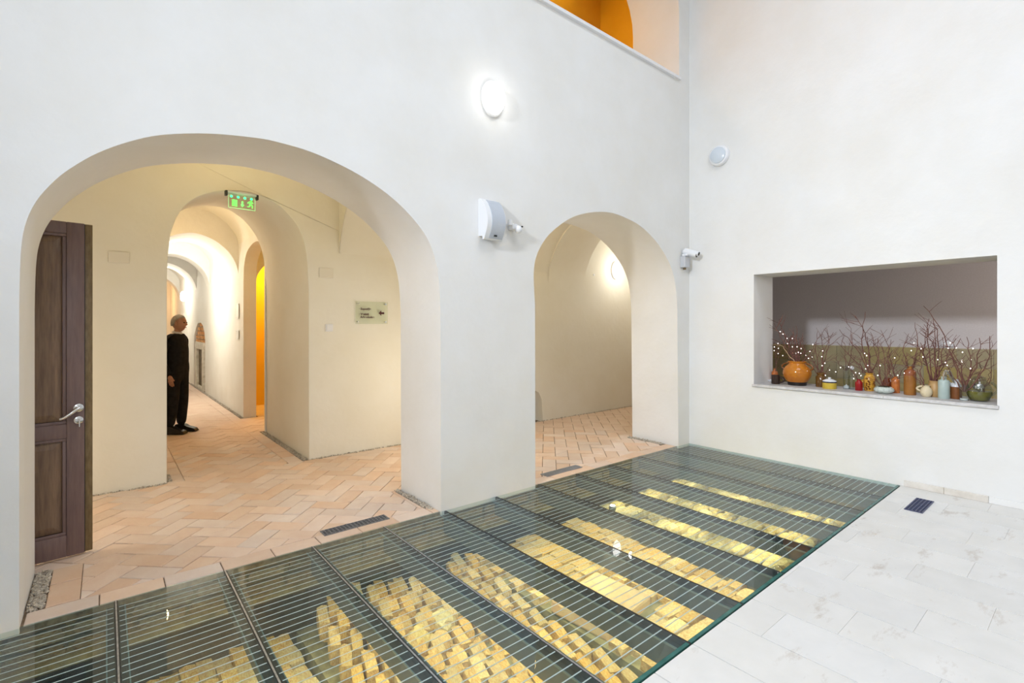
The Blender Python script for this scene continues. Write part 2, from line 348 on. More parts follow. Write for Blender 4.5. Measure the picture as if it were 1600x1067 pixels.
# ---- passage ends and vaults
struct(MB().box(-7.3, -7.2, 0.7, 4.2, -0.03, 3.9).build('wall_passage_left', M['cream']))
struct(MB().box(4.0, 4.1, 0.7, 4.2, -0.03, 3.9).build('wall_passage_right', M['cream']))
def shell(name, prof, lo, hi, axis, m, th=0.06):
    """vault: open profile (s, z) swept along an axis, given thickness upwards"""
    pr = smooth_curve(prof, 4); n = len(pr); V = []
    for d in (lo, hi):
        for lift_ in (0, th):
            for (s, z) in pr: V.append((d, s, z + lift_) if axis == 'x' else (s, d, z + lift_))
    F = []
    for i in range(n - 1):
        F += [(i, i + 1, 2 * n + i + 1, 2 * n + i), (n + i, 3 * n + i, 3 * n + i + 1, n + i + 1), (i, n + i, n + i + 1, i + 1), (2 * n + i, 2 * n + i + 1, 3 * n + i + 1, 3 * n + i)]
    F += [(0, 2 * n, 3 * n, n), (n - 1, 2 * n - 1, 4 * n - 1, 3 * n - 1)]
    me = pymesh(name, V, F); autosmooth(me, 40); o = link(name, me, m); struct(o); return o
barrel = [(0.68, 2.80), (0.80, 2.95), (1.0, 3.07), (1.25, 3.14), (1.45, 3.155), (1.65, 3.12), (1.82, 3.05), (1.96, 2.95), (2.1, 2.79), (2.2, 2.62), (2.27, 2.44), (2.31, 2.25)]
shell('ceiling', barrel, -3.688, 0.555, 'x', M['cream'])
rib = [(s, z - 0.035) for s, z in barrel]; rib[-1] = (2.285, 2.2)
shell('ceiling', rib, -0.31, 0.55, 'x', M['cream'])
high = [(0.68, 3.35), (0.8, 3.6), (1.1, 3.78), (1.5, 3.83), (1.9, 3.80), (2.2, 3.72), (2.31, 3.66)]
shell('ceiling', high, -7.2, -3.68, 'x', M['cream']); shell('ceiling', high, 0.55, 4.0, 'x', M['cream'])
bc = smooth_curve(barrel, 4)
for x0, x1 in ((-3.69, -3.682), (0.552, 0.56)):
    lp = bc + [(2.31, 3.8), (0.68, 3.8)]
    o = prism('wall_spandrel', [lp], lambda p, t: (x0 + (x1 - x0) * t, p[0], p[1]), M['cream']); struct(o)
struct(MB().box(-7.3, 4.1, 0.7, 4.2, 3.9, 3.95).build('ceiling', M['cream']))
# ---- corridor beyond: side walls, bands, vaults
CY1 = 17.4
opn = [(4.22, -0.03), (4.22, 2.45), (4.35, 2.66), (4.53, 2.75), (4.85, 2.78), (5.2, 2.735), (5.42, 2.65), (5.56, 2.48), (5.60, 2.2), (5.60, -0.03)]
opn = opn[:1] + smooth_curve(opn[1:-1], 3) + opn[-1:]
nch = [(9.62, -0.03), (9.62, 1.16), (9.72, 1.36), (9.95, 1.51), (10.3, 1.60), (10.75, 1.58), (11.1, 1.46), (11.38, 1.26), (11.46, 1.08), (11.46, -0.03)]
cw = [(4.17, -0.03)] + opn + nch + [(CY1, -0.03), (CY1, 3.8), (4.17, 3.8)]
M['corr'] = mat('corridor_plaster', (0.80, 0.78, 0.72), (0.76, 0.73, 0.66), 0.75, nscale=2, bump=0.3, bscale=14, spec=0.2)
corr = prism('wall_corridor_right', [cw], lambda p, t: (-4.05 + 0.19 * t, p[0], p[1]), M['corr']); struct(corr)
struct(MB().box(-5.5, -5.35, 4.17, CY1, -0.03, 3.8).build('wall_corridor_left', M['corr']))
struct(MB().box(-5.5, -3.8, CY1, CY1 + 0.1, -0.03, 3.8).build('wall_corridor_end', M['cream']))
cb = [(-4.035, 2.1), (-4.04, 2.28), (-4.055, 2.43), (-4.1, 2.59), (-4.2, 2.76), (-4.38, 2.915), (-4.55, 2.99), (-4.70, 3.015)]
cbm = cb + [(-9.40 - x, z) for x, z in cb[-2::-1]]
band = smooth_curve(cbm, 3)
for (y0, y1, dz) in [(6.0, 7.05, 0), (9.0, 9.5, 0.0), (11.0, 12.0, 0.02), (14.6, 15.2, 0.02)]:
    lp = [(x, z + dz) for x, z in band] + [(-5.36, 3.7), (-4.04, 3.7)]
    o = prism('ceiling', [lp], lambda p, t: (p[0], y0 + (y1 - y0) * t, p[1]), M['corr']); struct(o)
for (y0, y1, zc, mm) in [(4.17, 6.0, 3.42, 'cream'), (7.05, 9.0, 3.30, 'corr'), (9.5, 11.0, 3.3, 'corr'), (12.0, 14.6, 3.3, 'corr'), (15.2, CY1, 3.3, 'corr')]:
    pr = [(-4.70 + 0.66 * math.cos(t), 2.80 + (zc - 2.80) * math.sin(t)) for t in [i * math.pi / 12 for i in range(13)]]
    shell('ceiling', pr, y0, y1, 'y', M[mm])
struct(MB().box(-5.5, -3.8, 4.2, CY1 + 0.1, 3.8, 3.9).build('ceiling', M['corr']))
# ---- side room glowing ochre
ar = [(-3.83, -0.03)] + smooth_curve([(-3.83, 2.2), (-3.82, 2.33), (-3.75, 2.47), (-3.6, 2.62), (-3.35, 2.71), (-3.1, 2.62), (-2.95, 2.47), (-2.88, 2.3), (-2.87, 2.2)], 3) + [(-2.87, -0.03)]
lp = [(-3.86, -0.03)] + ar + [(-2.4, -0.03), (-2.4, 3.5), (-3.86, 3.5)]
o = prism('wall_side_room', [lp], lambda p, t: (p[0], 5.75 + 0.2 * t, p[1]), M['corr']); struct(o)
struct(MB().box(-3.9, -2.3, 6.9, 7.0, -0.03, 3.5).build('wall_side_room_far', M['ochre']))
struct(MB().box(-2.4, -2.3, 4.2, 6.9, -0.03, 3.5).build('wall_side_room_right', M['ochre']))
struct(MB().box(-3.86, -2.3, 4.2, 7.0, 3.5, 3.6).build('ceiling', M['corr']))
# ---- upper gallery
struct(MB().box(-5.0, 0.6, 0.7, 3.2, 4.4, 4.58).build('floor', M['cream']))
struct(MB().box(-5.0, 0.6, 3.2, 3.3, 4.4, 7.6).build('wall_gallery', M['ochre']))
struct(MB().box(-5.1, -5.0, 0.7, 3.3, 4.4, 7.6).build('wall_gallery_left', M['ochre']))
struct(MB().box(0.5, 0.6, 0.7, 3.3, 4.4, 7.6).build('wall_gallery_right', M['ochre']))
struct(MB().box(-5.1, 0.6, 0.7, 3.3, 7.5, 7.6).build('ceiling', M['cream']))
ga = [(-4.6, 4.58)] + smooth_curve([(-4.6, 5.2), (-4.5, 5.6), (-4.2, 6.0), (-3.7, 6.25), (-3.2, 6.3), (-2.7, 6.2), (-2.3, 5.95), (-2.1, 5.6), (-2.05, 5.2)], 3) + [(-2.05, 4.58)]
gb = [(-1.75, 4.58)] + smooth_curve([(-1.75, 5.1), (-1.68, 5.5), (-1.45, 5.85), (-1.1, 6.1), (-0.7, 6.15), (-0.3, 6.05), (0.0, 5.8), (0.2, 5.4), (0.22, 5.1)], 3) + [(0.22, 4.58)]
lp = [(-5.0, 4.58)] + ga + gb + [(0.5, 4.58), (0.5, 7.5), (-5.0, 7.5)]
struct(MB().box(-1.75, 0.22, 2.25, 3.2, 5.25, 5.4).build('trim_3', M['ochre']))
o = prism('wall_gallery_arcade', [lp], lambda p, t: (p[0], 1.9 + 0.35 * t, p[1]), M['ochre']); struct(o)

# ================================================================== FLOORS
# ---- herringbone pavers
def clip(poly, x0, x1, y0, y1):
    for ax, lim, sg in ((0, x0, 1), (0, x1, -1), (1, y0, 1), (1, y1, -1)):
        out = []
        for i in range(len(poly)):
            a, b = poly[i], poly[(i + 1) % len(poly)]
            da, db = sg * (a[ax] - lim), sg * (b[ax] - lim)
            if da >= 0: out.append(a)
            if (da >= 0) != (db >= 0):
                t = da / (da - db); out.append((a[0] + (b[0] - a[0]) * t, a[1] + (b[1] - a[1]) * t))
        poly = out
        if len(poly) < 3: return []
    return poly
def area(p): return abs(sum(p[i][0] * p[(i + 1) % len(p)][1] - p[(i + 1) % len(p)][0] * p[i][1] for i in range(len(p)))) / 2
def slab(poly, top, bot=-0.02, bev=0.003, tilt=(0, 0)):
    """prism with a chamfered rim"""
    cx = sum(p[0] for p in poly) / len(poly); cy = sum(p[1] for p in poly) / len(poly); n = len(poly)
    V = []
    for ring in range(3):
        for p in poly:
            d = Vector((cx - p[0], cy - p[1])); L_ = d.length or 1
            f = (bev * 1.4 / L_) if ring == 2 else 0
            x = p[0] + d.x * f; y = p[1] + d.y * f
            z = (bot, top - bev, top)[ring] + (0 if ring == 0 else tilt[0] * (x - cx) + tilt[1] * (y - cy))
            V.append((x, y, z))
    F = [(r * n + i, r * n + (i + 1) % n, (r + 1) * n + (i + 1) % n, (r + 1) * n + i) for r in range(2) for i in range(n)] + [tuple(2 * n + i for i in range(n))]
    return V, F
BW = 0.1475; TH = R(46.5); ct, st_ = math.cos(TH), math.sin(TH)
rects = [(-7.2, 4.0, 0.7, 2.28), (-5.905, -3.80, 0.165, 0.7), (-2.668, -0.36, 0.165, 0.7), (-5.2, -4.25, 2.28, CY1), (-4.25, -2.4, 4.30, 5.55), (-3.83, -2.87, 5.55, 6.9)]
bricks = []
j = 0.0028
for gx in range(-150, 150):
    for gy in range(-150, 150):
        d = (gx - gy) % 4
        if d == 0: q = (gx, gy, gx + 2, gy + 1)
        elif d == 3: q = (gx, gy, gx + 1, gy + 2)
        else: continue
        a, b, c, e = q[0] * BW + j, q[1] * BW + j, q[2] * BW - j, q[3] * BW - j
        cs = [(a, b), (c, b), (c, e), (a, e)]
        ps = [(-4.2 + x * ct - y * st_, 1.3 + x * st_ + y * ct) for x, y in cs]
        pc = [sum(p[0] for p in ps) / 4, sum(p[1] for p in ps) / 4]
        if not (-7.5 < pc[0] < 4.2 and 0 < pc[1] < CY1 + .2): continue
        pieces = [clip(ps, *r) for r in rects]; pieces = [p for p in pieces if len(p) > 2 and area(p) > 0.0009]
        if pieces: bricks.append((pc, pieces))
def course(x0, x1, y0, y1, along):
    L = 0.295; a = x0 if along == 'x' else y0; e = x1 if along == 'x' else y1
    a0 = a
    while a < e - 0.02:
        b = min(a + L, e)
        if e - b < 0.06: b = e
        p = [(a + j, y0 + j), (b - j, y0 + j), (b - j, y1 - j), (a + j, y1 - j)] if along == 'x' else [(x0 + j, a + j), (x1 - j, a + j), (x1 - j, b - j), (x0 + j, b - j)]
        bricks.append(([(p[0][0] + p[2][0]) / 2, (p[0][1] + p[2][1]) / 2], [p])); a = b
course(-6.12, -3.70, 0.022, 0.165, 'x'); course(-2.668, -0.27, 0.022, 0.165, 'x')
course(-6.05, -5.905, 0.165, 0.70, 'y'); course(-3.80, -3.765, 0.165, 0.7, 'y')
course(-5.345, -5.2, 2.28, CY1, 'y'); course(-4.25, -4.10, 2.28, 4.30, 'y'); course(-4.25, -4.10, 5.55, CY1, 'y')
def seen(x, y):
    def at(Y): return CAMX + (x - CAMX) * (Y - CAMY) / (y - CAMY)
    ok = False
    for a, b in ((-6.13, -3.70), (-2.67, -0.25)):
        if a - .1 <= at(0) <= b + .1 and (y < 0.7 or a - .1 <= at(0.7) <= b + .1): ok = True
    if y > 2.35 and not (-5.44 <= at(2.29) <= -3.95): ok = False
    dx, dy = x - CAMX, y - CAMY
    dep = dx * FW[0] + dy * FW[1]; lat = dx * RT[0] + dy * RT[1]
    return ok and dep > 0 and -820 < FP * lat / dep < 820
bricks.sort(key=lambda b: (not seen(*b[0]), math.hypot(b[0][0] - CAMX, b[0][1] - CAMY)))
pav = MB().box(-7.3, 4.1, 0.02, CY1, -0.05, -0.010).build('floor', M['joint']); struct(pav)
rest = MB()
for i, (pc, pieces) in enumerate(bricks):
    top = random.uniform(-0.0025, 0.0015); tl = (random.uniform(-.012, .012), random.uniform(-.012, .012))
    if i < 296:
        mb = MB()
        for p in pieces: mb.add(*slab([(q[0] - pc[0], q[1] - pc[1]) for q in p], top, tilt=tl))
        mb.build('brick', M['brick'], pav, loc=(pc[0], pc[1], 0))
    else:
        for p in pieces: rest.add(*slab(p, top))
ro = rest.build('paver_field', M['brick'], pav); ro['kind'] = 'stuff'

# ---- marble slabs in front of the glass
GY = -2.19
mf = MB().box(-10, 0.0, -8, GY, -0.4, -0.012).build('floor', mat('pale_mortar', (0.60, 0.58, 0.55), None, 0.9)); struct(mf)
restm = MB(); cells = []
x = 0.0; row = 0
while x > -10:
    off = (row * 0.23) % 0.62; y = GY - 0.003 - (0.62 - off if off else 0.62)
    ys = GY - 0.003; yy = ys - (0.62 - off if off > 0.1 else 0.62)
    while ys > -8:
        cells.append((x - 0.3, x, yy, ys)); ys = yy; yy -= 0.62
    x -= 0.305; row += 1
cells.sort(key=lambda c: math.hypot((c[0] + c[1]) / 2 - CAMX - 1.5, (c[2] + c[3]) / 2 - CAMY))
jm = 0.0004
for i, (x0, x1, y0, y1) in enumerate(cells):
    y0 = max(y0, -8)
    p = [(x0 + jm, y0 + jm), (x1 - jm, y0 + jm), (x1 - jm, y1 - jm), (x0 + jm, y1 - jm)]
    if i < 200:
        c = ((x0 + x1) / 2, (y0 + y1) / 2)
        mb = MB().add(*slab([(q[0] - c[0], q[1] - c[1]) for q in p], 0.0 - random.random() * 0.0004, -0.012, 0.0006)); mb.build('marble_slab', M['marble'], mf, loc=(c[0], c[1], 0))
    else: restm.add(*slab(p, 0.0, -0.012, 0.0006))
ro = restm.build('marble_field', M['marble'], mf); ro['kind'] = 'stuff'
# marble skirting and the painted-over stretch
bb = empty('baseboard_right'); struct(bb)
for a, b in ((-2.50, -2.215), (-2.79, -2.502)):
    MB().bbox(-0.013, 0.0, a, b, 0.0, 0.058, 0.003).build('skirting_slab', M['marble_base'], bb)
pb = MB().bbox(-0.012, 0.0, -8, -2.792, 0.0, 0.056, 0.003).build('baseboard_right', M['plaster']); struct(pb)

# ---- gravel strips (loose chippings, uncountable)
def gravel(x0, x1, y0, y1, n, label):
    mb = MB()
    for _ in range(n):
        c = Vector((random.uniform(x0, x1), random.uniform(y0, y1), random.uniform(-0.006, 0.005))); r = random.uniform(0.007, 0.014)
        pts = [Vector(v) for v in ((1, 0, 0), (-1, 0, 0), (0, 1, 0), (0, -1, 0), (0, 0, 1), (0, 0, -1))]
        q = Matrix.Rotation(random.random() * 6, 3, Vector((random.random(), random.random(), random.random() + .1)).normalized())
        mb.add([c + q @ (v * r * random.uniform(.6, 1.3)) for v in pts], [(0, 2, 4), (2, 1, 4), (1, 3, 4), (3, 0, 4), (2, 0, 5), (1, 2, 5), (3, 1, 5), (0, 3, 5)])
    tag(mb.build('gravel', M['gravel']), label, 'gravel', kind='stuff')
gravel(-6.12, -6.055, 0.17, 0.69, 420, 'loose gravel strip at the foot of the left jamb of the wide arch')
gravel(-3.76, -3.715, 0.10, 0.72, 260, 'loose gravel strip at the foot of the pier between the arches')
gravel(-4.095, -4.04, 2.3, 4.2, 700, 'loose gravel strip along the right wall of the corridor mouth')
gravel(-4.095, -4.055, 5.6, 12.0, 1100, 'loose gravel strip along the far right wall of the corridor')
gravel(-0.35, -0.28, 0.2, 0.72, 230, 'loose gravel strip at the right jamb of the small arch')
gravel(-7.0, -5.35, 2.262, 2.288, 300, 'thin gravel line under the cream wall beside the door')
gravel(-4.0, 3.5, 2.268, 2.288, 900, 'thin gravel line under the cream wall right of the corridor')
gravel(-5.335, -5.30, 2.3, 2.6, 60, 'loose gravel strip at the left corner of the corridor mouth')

# ================================================================== GLASS FLOOR
PX = [-0.5232 * k for k in range(13)]     # joint lines
names = ['against the wall with the hatch', 'second from the hatch wall', 'third from the hatch wall', 'fourth from the hatch wall', 'fifth from the hatch wall, before the right half of the small arch',
         'in front of the left jamb of the small arch', 'in front of the pier', 'left part of the pier front, over the green reflection', 'beside the floor grate at the wide arch', 'above the brightest lit masonry',
         'third from the left of the picture', 'second from the left of the picture', 'at the far left of the picture']
GN = GY + 0.006; GF = 0.018
for k in range(13):
    x1 = -0.5232 * k - 0.008; x0 = -0.5232 * (k + 1) + 0.008
    p = empty('glass_floor_panel', ((x0 + x1) / 2, 0, 0))
    hw = (x1 - x0) / 2
    tag(p, 'green-tinted walk-on glass floor panel with pale stripes, ' + names[k], 'glass panel', 'striped glass floor panels')
    MB().box(-hw, hw, GN + 0.02, GF - 0.002, -0.028, -0.001).build('pane', M['glass_floor'], p)
    MB().box(-hw, hw, GN, GN + 0.018, -0.03, 0.0).build('glass_edge', M['glass_edge'], p)
    s = MB(); y = -0.075 if k > 0 else -0.03
    while y > GN + 0.04:
        s.box(-hw + 0.004, hw - 0.004, y - 0.0029, y + 0.0029, -0.0005, 0.0004); y -= 0.0545
    s.build('printed_stripes', M['stripe'], p)
for k in range(1, 13):
    b = empty('steel_beam', (-0.5232 * k, 0, 0))
    nth = ['first', 'second', 'third', 'fourth', 'fifth', 'sixth', 'seventh', 'eighth', 'ninth', 'tenth', 'eleventh', 'twelfth'][k - 1]
    tag(b, 'dark steel beam under a joint of the glass floor, %s from the hatch wall' % nth, 'beam', 'beams under the glass floor')
    MB().box(-0.008, 0.008, GN + 0.02, 0.01, (-0.185 if k > 6 else (-0.16 if k > 4 else -0.13)), -0.040).build('web', M['steel_dark'], b)
    MB().box(-0.036, 0.036, GN + 0.02, 0.01, -0.040, -0.031).build('top_flange', M['black'], b)
    MB().box(-0.042, -0.037, GN + 0.02, 0.01, -0.040, -0.0295).build('flange_lip', M['steel_blue'], b)
    MB().box(0.037, 0.042, GN + 0.02, 0.01, -0.040, -0.0295).build('flange_lip', M['steel_blue'], b)
    MB().box(-0.0075, 0.0075, GN, 0.016, -0.03, -0.002).build('joint_seal', M['black'], b)
    if k >= 8: MB().box(-0.0035, 0.0035, GN, 0.016, -0.002, 0.0008).build('joint_strip', M['alu'], b)
# ---- excavation below
PITF = MB().box(-7.2, 0.0, GY - 0.02, 1.0, -1.5, -1.35).build('floor', M['dirt']); struct(PITF)
struct(MB().box(-7.3, -7.2, GY - 0.1, 0.3, -1.5, -0.05).build('wall_pit_left', M['dirt']))
struct(MB().box(-7.3, 0.0, GY - 0.3, GY - 0.02, -1.5, -0.4).build('wall_pit_near', M['dirt']))
struct(MB().box(-7.3, 0.0, 1.0, 1.1, -1.5, -0.05).build('wall_pit_deep', M['dirt']))  # dark earth stands in for the unlit depth of the recess
struct(MB().box(0.0, 0.1, 0.06, 1.0, -1.5, -0.05).build('wall_pit_right', M['dirt']))
pf = MB().box(-7.2, 0.0, 0.06, 0.5, -0.30, -0.05).build('wall_pit_far', M['mortar']); struct(pf)
x = -0.05; n = 0; z = -0.055
bmesh_pool = []
for v in range(5):
    bm = bmesh.new(); bmesh.ops.create_cube(bm, size=1); bmesh.ops.subdivide_edges(bm, edges=bm.edges, cuts=1, use_grid_fill=True)
    for q in bm.verts: q.co *= (1 + random.uniform(-.08, .06)); q.co += Vector([random.uniform(-.04, .04) for _ in range(3)])
    me = bpy.data.meshes.new('rough_brick'); bm.to_mesh(me); bm.free(); bmesh_pool.append(me)
for me in bmesh_pool: me.materials.append(M['oldbrick'])
stone_pool = []
for v in range(7):
    bm = bmesh.new(); bmesh.ops.create_icosphere(bm, subdivisions=2, radius=0.5)
    for _ in range(7):
        nn = Vector([random.uniform(-1, 1) for _ in range(3)]).normalized(); dd = random.uniform(.37, .46)
        for q in bm.verts:
            e = q.co.dot(nn) - dd
            if e > 0: q.co -= nn * e
    for q in bm.verts: q.co += Vector([random.uniform(-.02, .02) for _ in range(3)])
    me = bpy.data.meshes.new('rough_stone'); bm.to_mesh(me); bm.free(); me.materials.append(M['stone']); stone_pool.append(me)
def piece(name, pool, parent, loc, dim, rot=(0, 0, 0)):
    o = bpy.data.objects.new(name, random.choice(pool)); COL.objects.link(o); o.parent = parent; o.location = loc; o.scale = dim; o.rotation_euler = rot; return o
foot_pool = [m_.copy() for m_ in bmesh_pool]
M['footing'] = mat('mortared_footing_brick', (0.26, 0.16, 0.10), (0.46, 0.42, 0.32), 0.95, nscale=11, bump=0.8, bscale=30, rand=0.15, spec=0.1)
for m_ in foot_pool: m_.materials[0] = M['footing']
for r in range(2):                    # brick footing under the arch wall
    x = -0.1 - r * 0.13
    while x > -6.9:
        L = random.uniform(0.2, 0.27)
        piece('brick', foot_pool, pf, (x - L / 2, 0.05 + random.uniform(-.006, .006), -0.10 - r * 0.085), (L, 0.05, 0.062)); x -= L + 0.035
struct(MB().box(-0.03, -0.001, GY - 0.02, 0.06, -1.45, -0.031).build('wall_pit_hatch_side', M['dirt']))
# masonry ruins
def ruin(label):
    e = empty('masonry_ruin', (0, 0, -1.35)); tag(e, label, 'masonry', 'lit ruins under the glass floor'); return e
def core(r, x0, x1, y0, y1, z): MB().box(x0, x1, y0, y1, 0.0, z).build('rubble_core', M['mortar'], r)
r1 = ruin('yellow-lit ruin of upright bricks under the left glass panels')
core(r1, -6.40, -4.80, -1.98, 0.30, 0.62)
for ix in range(17):
    for iy in range(11):
        piece('brick', bmesh_pool, r1, (-6.33 + ix * 0.093, -1.87 + iy * 0.205 + random.uniform(-.015, .015), 0.62 + random.uniform(-.02, .02)), (0.088, 0.20, 0.12), (random.uniform(-.06, .06), random.uniform(-.08, .08), random.uniform(-.04, .04)))
r2 = ruin('ochre ruin of thin slanting brick courses under the middle panels')
core(r2, -4.76, -3.40, -1.98, 0.20, 0.70)
for ix in range(15):
    for iy in range(11):
        x = -4.70 + 0.05 + ix * 0.088 + random.uniform(-.005, .005); y = -1.88 + iy * 0.205 + (ix % 2) * 0.07
        if y > 0.1: continue
        piece('brick', bmesh_pool, r2, (x, y, 0.70 + 0.04 * math.sin(ix * .5) + 0.10 * max(0, iy - 5) * .3 + random.uniform(-.015, .015)), (0.066, 0.21, 0.13), (random.uniform(-.06, .06), random.uniform(-.15, .05), -0.25 + random.uniform(-.04, .04)))
for i in range(16):
    s_ = random.uniform(.13, .2); piece('stone', stone_pool, r2, (random.uniform(-4.5, -3.6), random.uniform(-0.65, 0.1), 0.76), (s_ * 1.3, s_, s_ * .8), (random.random(), 0, random.random() * 3))
r3 = ruin('flat-laid brick ruin with a pale rose slab before the pier')
core(r3, -3.34, -2.0, -2.05, 0.04, 0.80)
for ix in range(8):
    for iy in range(17):
        if ix < 4 and -1.45 < -1.98 + iy * 0.125 < -0.75: continue
        piece('brick', bmesh_pool, r3, (-3.26 + ix * 0.165 + (iy % 2) * 0.06, -1.98 + iy * 0.125, 0.815 + random.uniform(-.01, .02)), (0.157, 0.117, 0.07), (0, 0, random.uniform(-.05, .05)))
slab_o = MB().bbox(-0.30, 0.30, -0.24, 0.24, -0.05, 0.05, 0.02).build('stone_slab', mat('pale_rose_stone', (0.72, 0.58, 0.44), (0.62, 0.42, 0.30), 0.85, nscale=9, bump=0.4), r3, loc=(-3.02, -1.10, 0.84), rot=(0.04, 0.04, 0.15))
slab_o['label'] = 'pale rose stone slab'
r4 = ruin('ruin of rounded yellow rubble stones under the far right panels')
core(r4, -1.92, -0.10, -2.02, 0.0, 0.95)
for ix in range(13):
    for iy in range(13):
        s_ = random.uniform(0.12, 0.19)
        piece('stone', stone_pool, r4, (-1.80 + ix * 0.135 + random.uniform(-.03, .03), -1.92 + iy * 0.145 + random.uniform(-.03, .03), 0.97 + random.uniform(-.02, .02)), (s_ * 1.25, s_, s_ * 0.8), (random.random() * .6, random.random() * .6, random.random() * 3))
for i in range(40):
    x = random.uniform(-7.0, -6.5); y = random.uniform(-2.0, 0.0); s_ = random.uniform(0.12, 0.22)
    piece('stone', stone_pool, PITF, (x, y, -1.35 + s_ * 0.3), (s_ * 1.3, s_, s_ * 0.75), (random.random() * .5, random.random() * .5, random.random() * 6))
# small uplight seen through the glass
sp = empty('spotlight', tuple(on_z(957, 790, -0.30))); tag(sp, 'small round spotlight glowing among the stones under the glass', 'lamp')
MB().lathe([(0.035, -0.07), (0.035, -0.02), (0.03, 0.0)], 16).build('housing', M['steel_dark'], sp, 40)
MB().lathe([(0.0, 0.012), (0.02, 0.008), (0.028, 0.001)][::-1], 16).build('lens', M['lamp'], sp, 40)

# ---- floor grates
def grate(x0, x1, y0, y1, nx, ny, mname, label, name='floor_grate'):
    g = empty(name, ((x0 + x1) / 2, (y0 + y1) / 2, 0)); tag(g, label, 'grate'); hx, hy = (x1 - x0) / 2, (y1 - y0) / 2
    f = MB(); t = 0.007
    for b in ((-hx, hx, -hy, -hy + t), (-hx, hx, hy - t, hy), (-hx, -hx + t, -hy + t, hy - t), (hx - t, hx, -hy + t, hy - t)): f.box(*b, 0.001, 0.0065)
    f.build('frame', M[mname], g)
    MB().box(-hx + t, hx - t, -hy + t, hy - t, 0.0012, 0.0022).build('well_shade', M['black'], g)  # black sheet painted as the shade below the bars
    s = MB()
    for i in range(1, nx): xx = -hx + (2 * hx) * i / nx; s.box(xx - 0.0028, xx + 0.0028, -hy + t, hy - t, 0.0022, 0.006)
    s.build('cross_bars', M[mname], g)
    for i in range(1, ny): yy = -hy + 2 * hy * i / ny; MB().box(-hx + t, hx - t, yy - 0.003, yy + 0.003, 0.0022, 0.0065).build('long_bar', M[mname], g)
    return g
M['galv'] = mat('galvanised_metal', (0.30, 0.31, 0.34), (0.20, 0.21, 0.24), 0.4, metal=0.6, nscale=40)
M['galv2'] = mat('bright_galvanised_metal', (0.42, 0.44, 0.48), (0.32, 0.34, 0.38), 0.4, metal=0.6, nscale=40)
grate(-4.59, -4.09, 0.122, 0.226, 18, 4, 'galv', 'long dark metal drain grate in the brick floor of the wide arch')
grate(-2.40, -1.88, 0.125, 0.225, 30, 7, 'galv2', 'long pale metal mesh grate in the brick floor of the small arch')
M['blue'] = mat('navy_enamel', (0.025, 0.035, 0.10), (0.05, 0.06, 0.15), 0.35, nscale=60)
g = grate(-0.745, -0.335, -2.492, -2.372, 14, 5, 'blue', 'navy blue floor vent set in the marble beside the glass floor', 'floor_vent')

# ================================================================== FIXTURES
def wall_lamp(loc, rz, label, wx=0.105, hz=0.16):
    """oval bulkhead lamp, local -y points away from the wall"""
    t = empty('wall_lamp', loc, rz); tag(t, label, 'lamp', 'oval white wall lamps')
    rot = Matrix.Rotation(R(90), 4, 'X')
    def ov(prof): 
        m_ = MB(); m_.lathe(prof, 36, sx=1, sy=hz / wx); m_.V = [tuple(rot @ Vector(v)) for v in m_.V]; return m_
    ov([(wx, 0.0), (wx * 1.02, 0.012), (wx * 0.97, 0.030), (wx * 0.9, 0.034)]).build('lamp_base', M['lamp_dim'], t, 50)
    ov([(wx * 0.9, 0.034), (wx * 0.87, 0.055), (wx * 0.74, 0.082), (wx * 0.5, 0.098), (wx * 0.25, 0.104), (0.0001, 0.105)]).build('lamp_shade', M['lamp'], t, 60)
    return t
wall_lamp((-3.185, 0.0, 3.49), 0, 'glowing oval lamp high on the white wall above the speaker', 0.115, 0.155)
wall_lamp((1.35, 2.29, 2.52), 0, 'glowing oval lamp on the cream wall seen through the small arch')
wall_lamp((-4.05, 7.8, 2.36), R(-90), 'nearest glowing oval lamp on the white corridor wall left of the plaques')
wall_lamp((-4.05, 13.4, 2.36), R(-90), 'glowing oval lamp deep in the corridor behind the man')
light('POINT', (-3.185, -0.19, 3.49), 0.8, (1, 0.98, 0.95), 0.07, name='lamp_glow')
light('POINT', (1.35, 1.9, 2.52), 10, (1, 0.97, 0.88), 0.06, name='lamp_glow')

# ---- speaker
sx0, sx1 = -3.33, -3.135
sp = empty('wall_speaker', (-3.23, 0, 2.24)); tag(sp, 'white wall speaker with curved pale grey grille left of the small arch', 'speaker')
prof = smooth_curve([(0.0, 0.35), (-0.035, 0.352), (-0.085, 0.30), (-0.125, 0.22), (-0.135, 0.15), (-0.12, 0.08), (-0.085, 0.01), (-0.075, 0.0)], 3) + [(-0.06, 0.0), (-0.055, 0.03), (0.0, 0.035)]
o = prism('cabinet', [prof], lambda p, t: (-0.10 + 0.195 * t, p[0], p[1]), M['white'], parent=sp)
gp = smooth_curve([(-0.045, 0.347), (-0.088, 0.305), (-0.130, 0.222), (-0.140, 0.15), (-0.125, 0.078), (-0.090, 0.012)], 4)
gl = gp + [(p[0] + 0.008, p[1]) for p in gp[::-1]]
prism('grille', [gl], lambda p, t: (-0.055 + 0.143 * t, p[0], p[1]), M['grey_grille'], parent=sp)
MB().box(-0.01, 0.02, -0.108, -0.098, 0.028, 0.042).build('badge', M['black'], sp)
cord = MB().tube([(0.10, -0.03, 0.30), (0.13, -0.012, 0.26), (0.17, -0.008, 0.19), (0.22, -0.02, 0.165)], 0.003, 6).build('cable', M['white'], sp, 60)
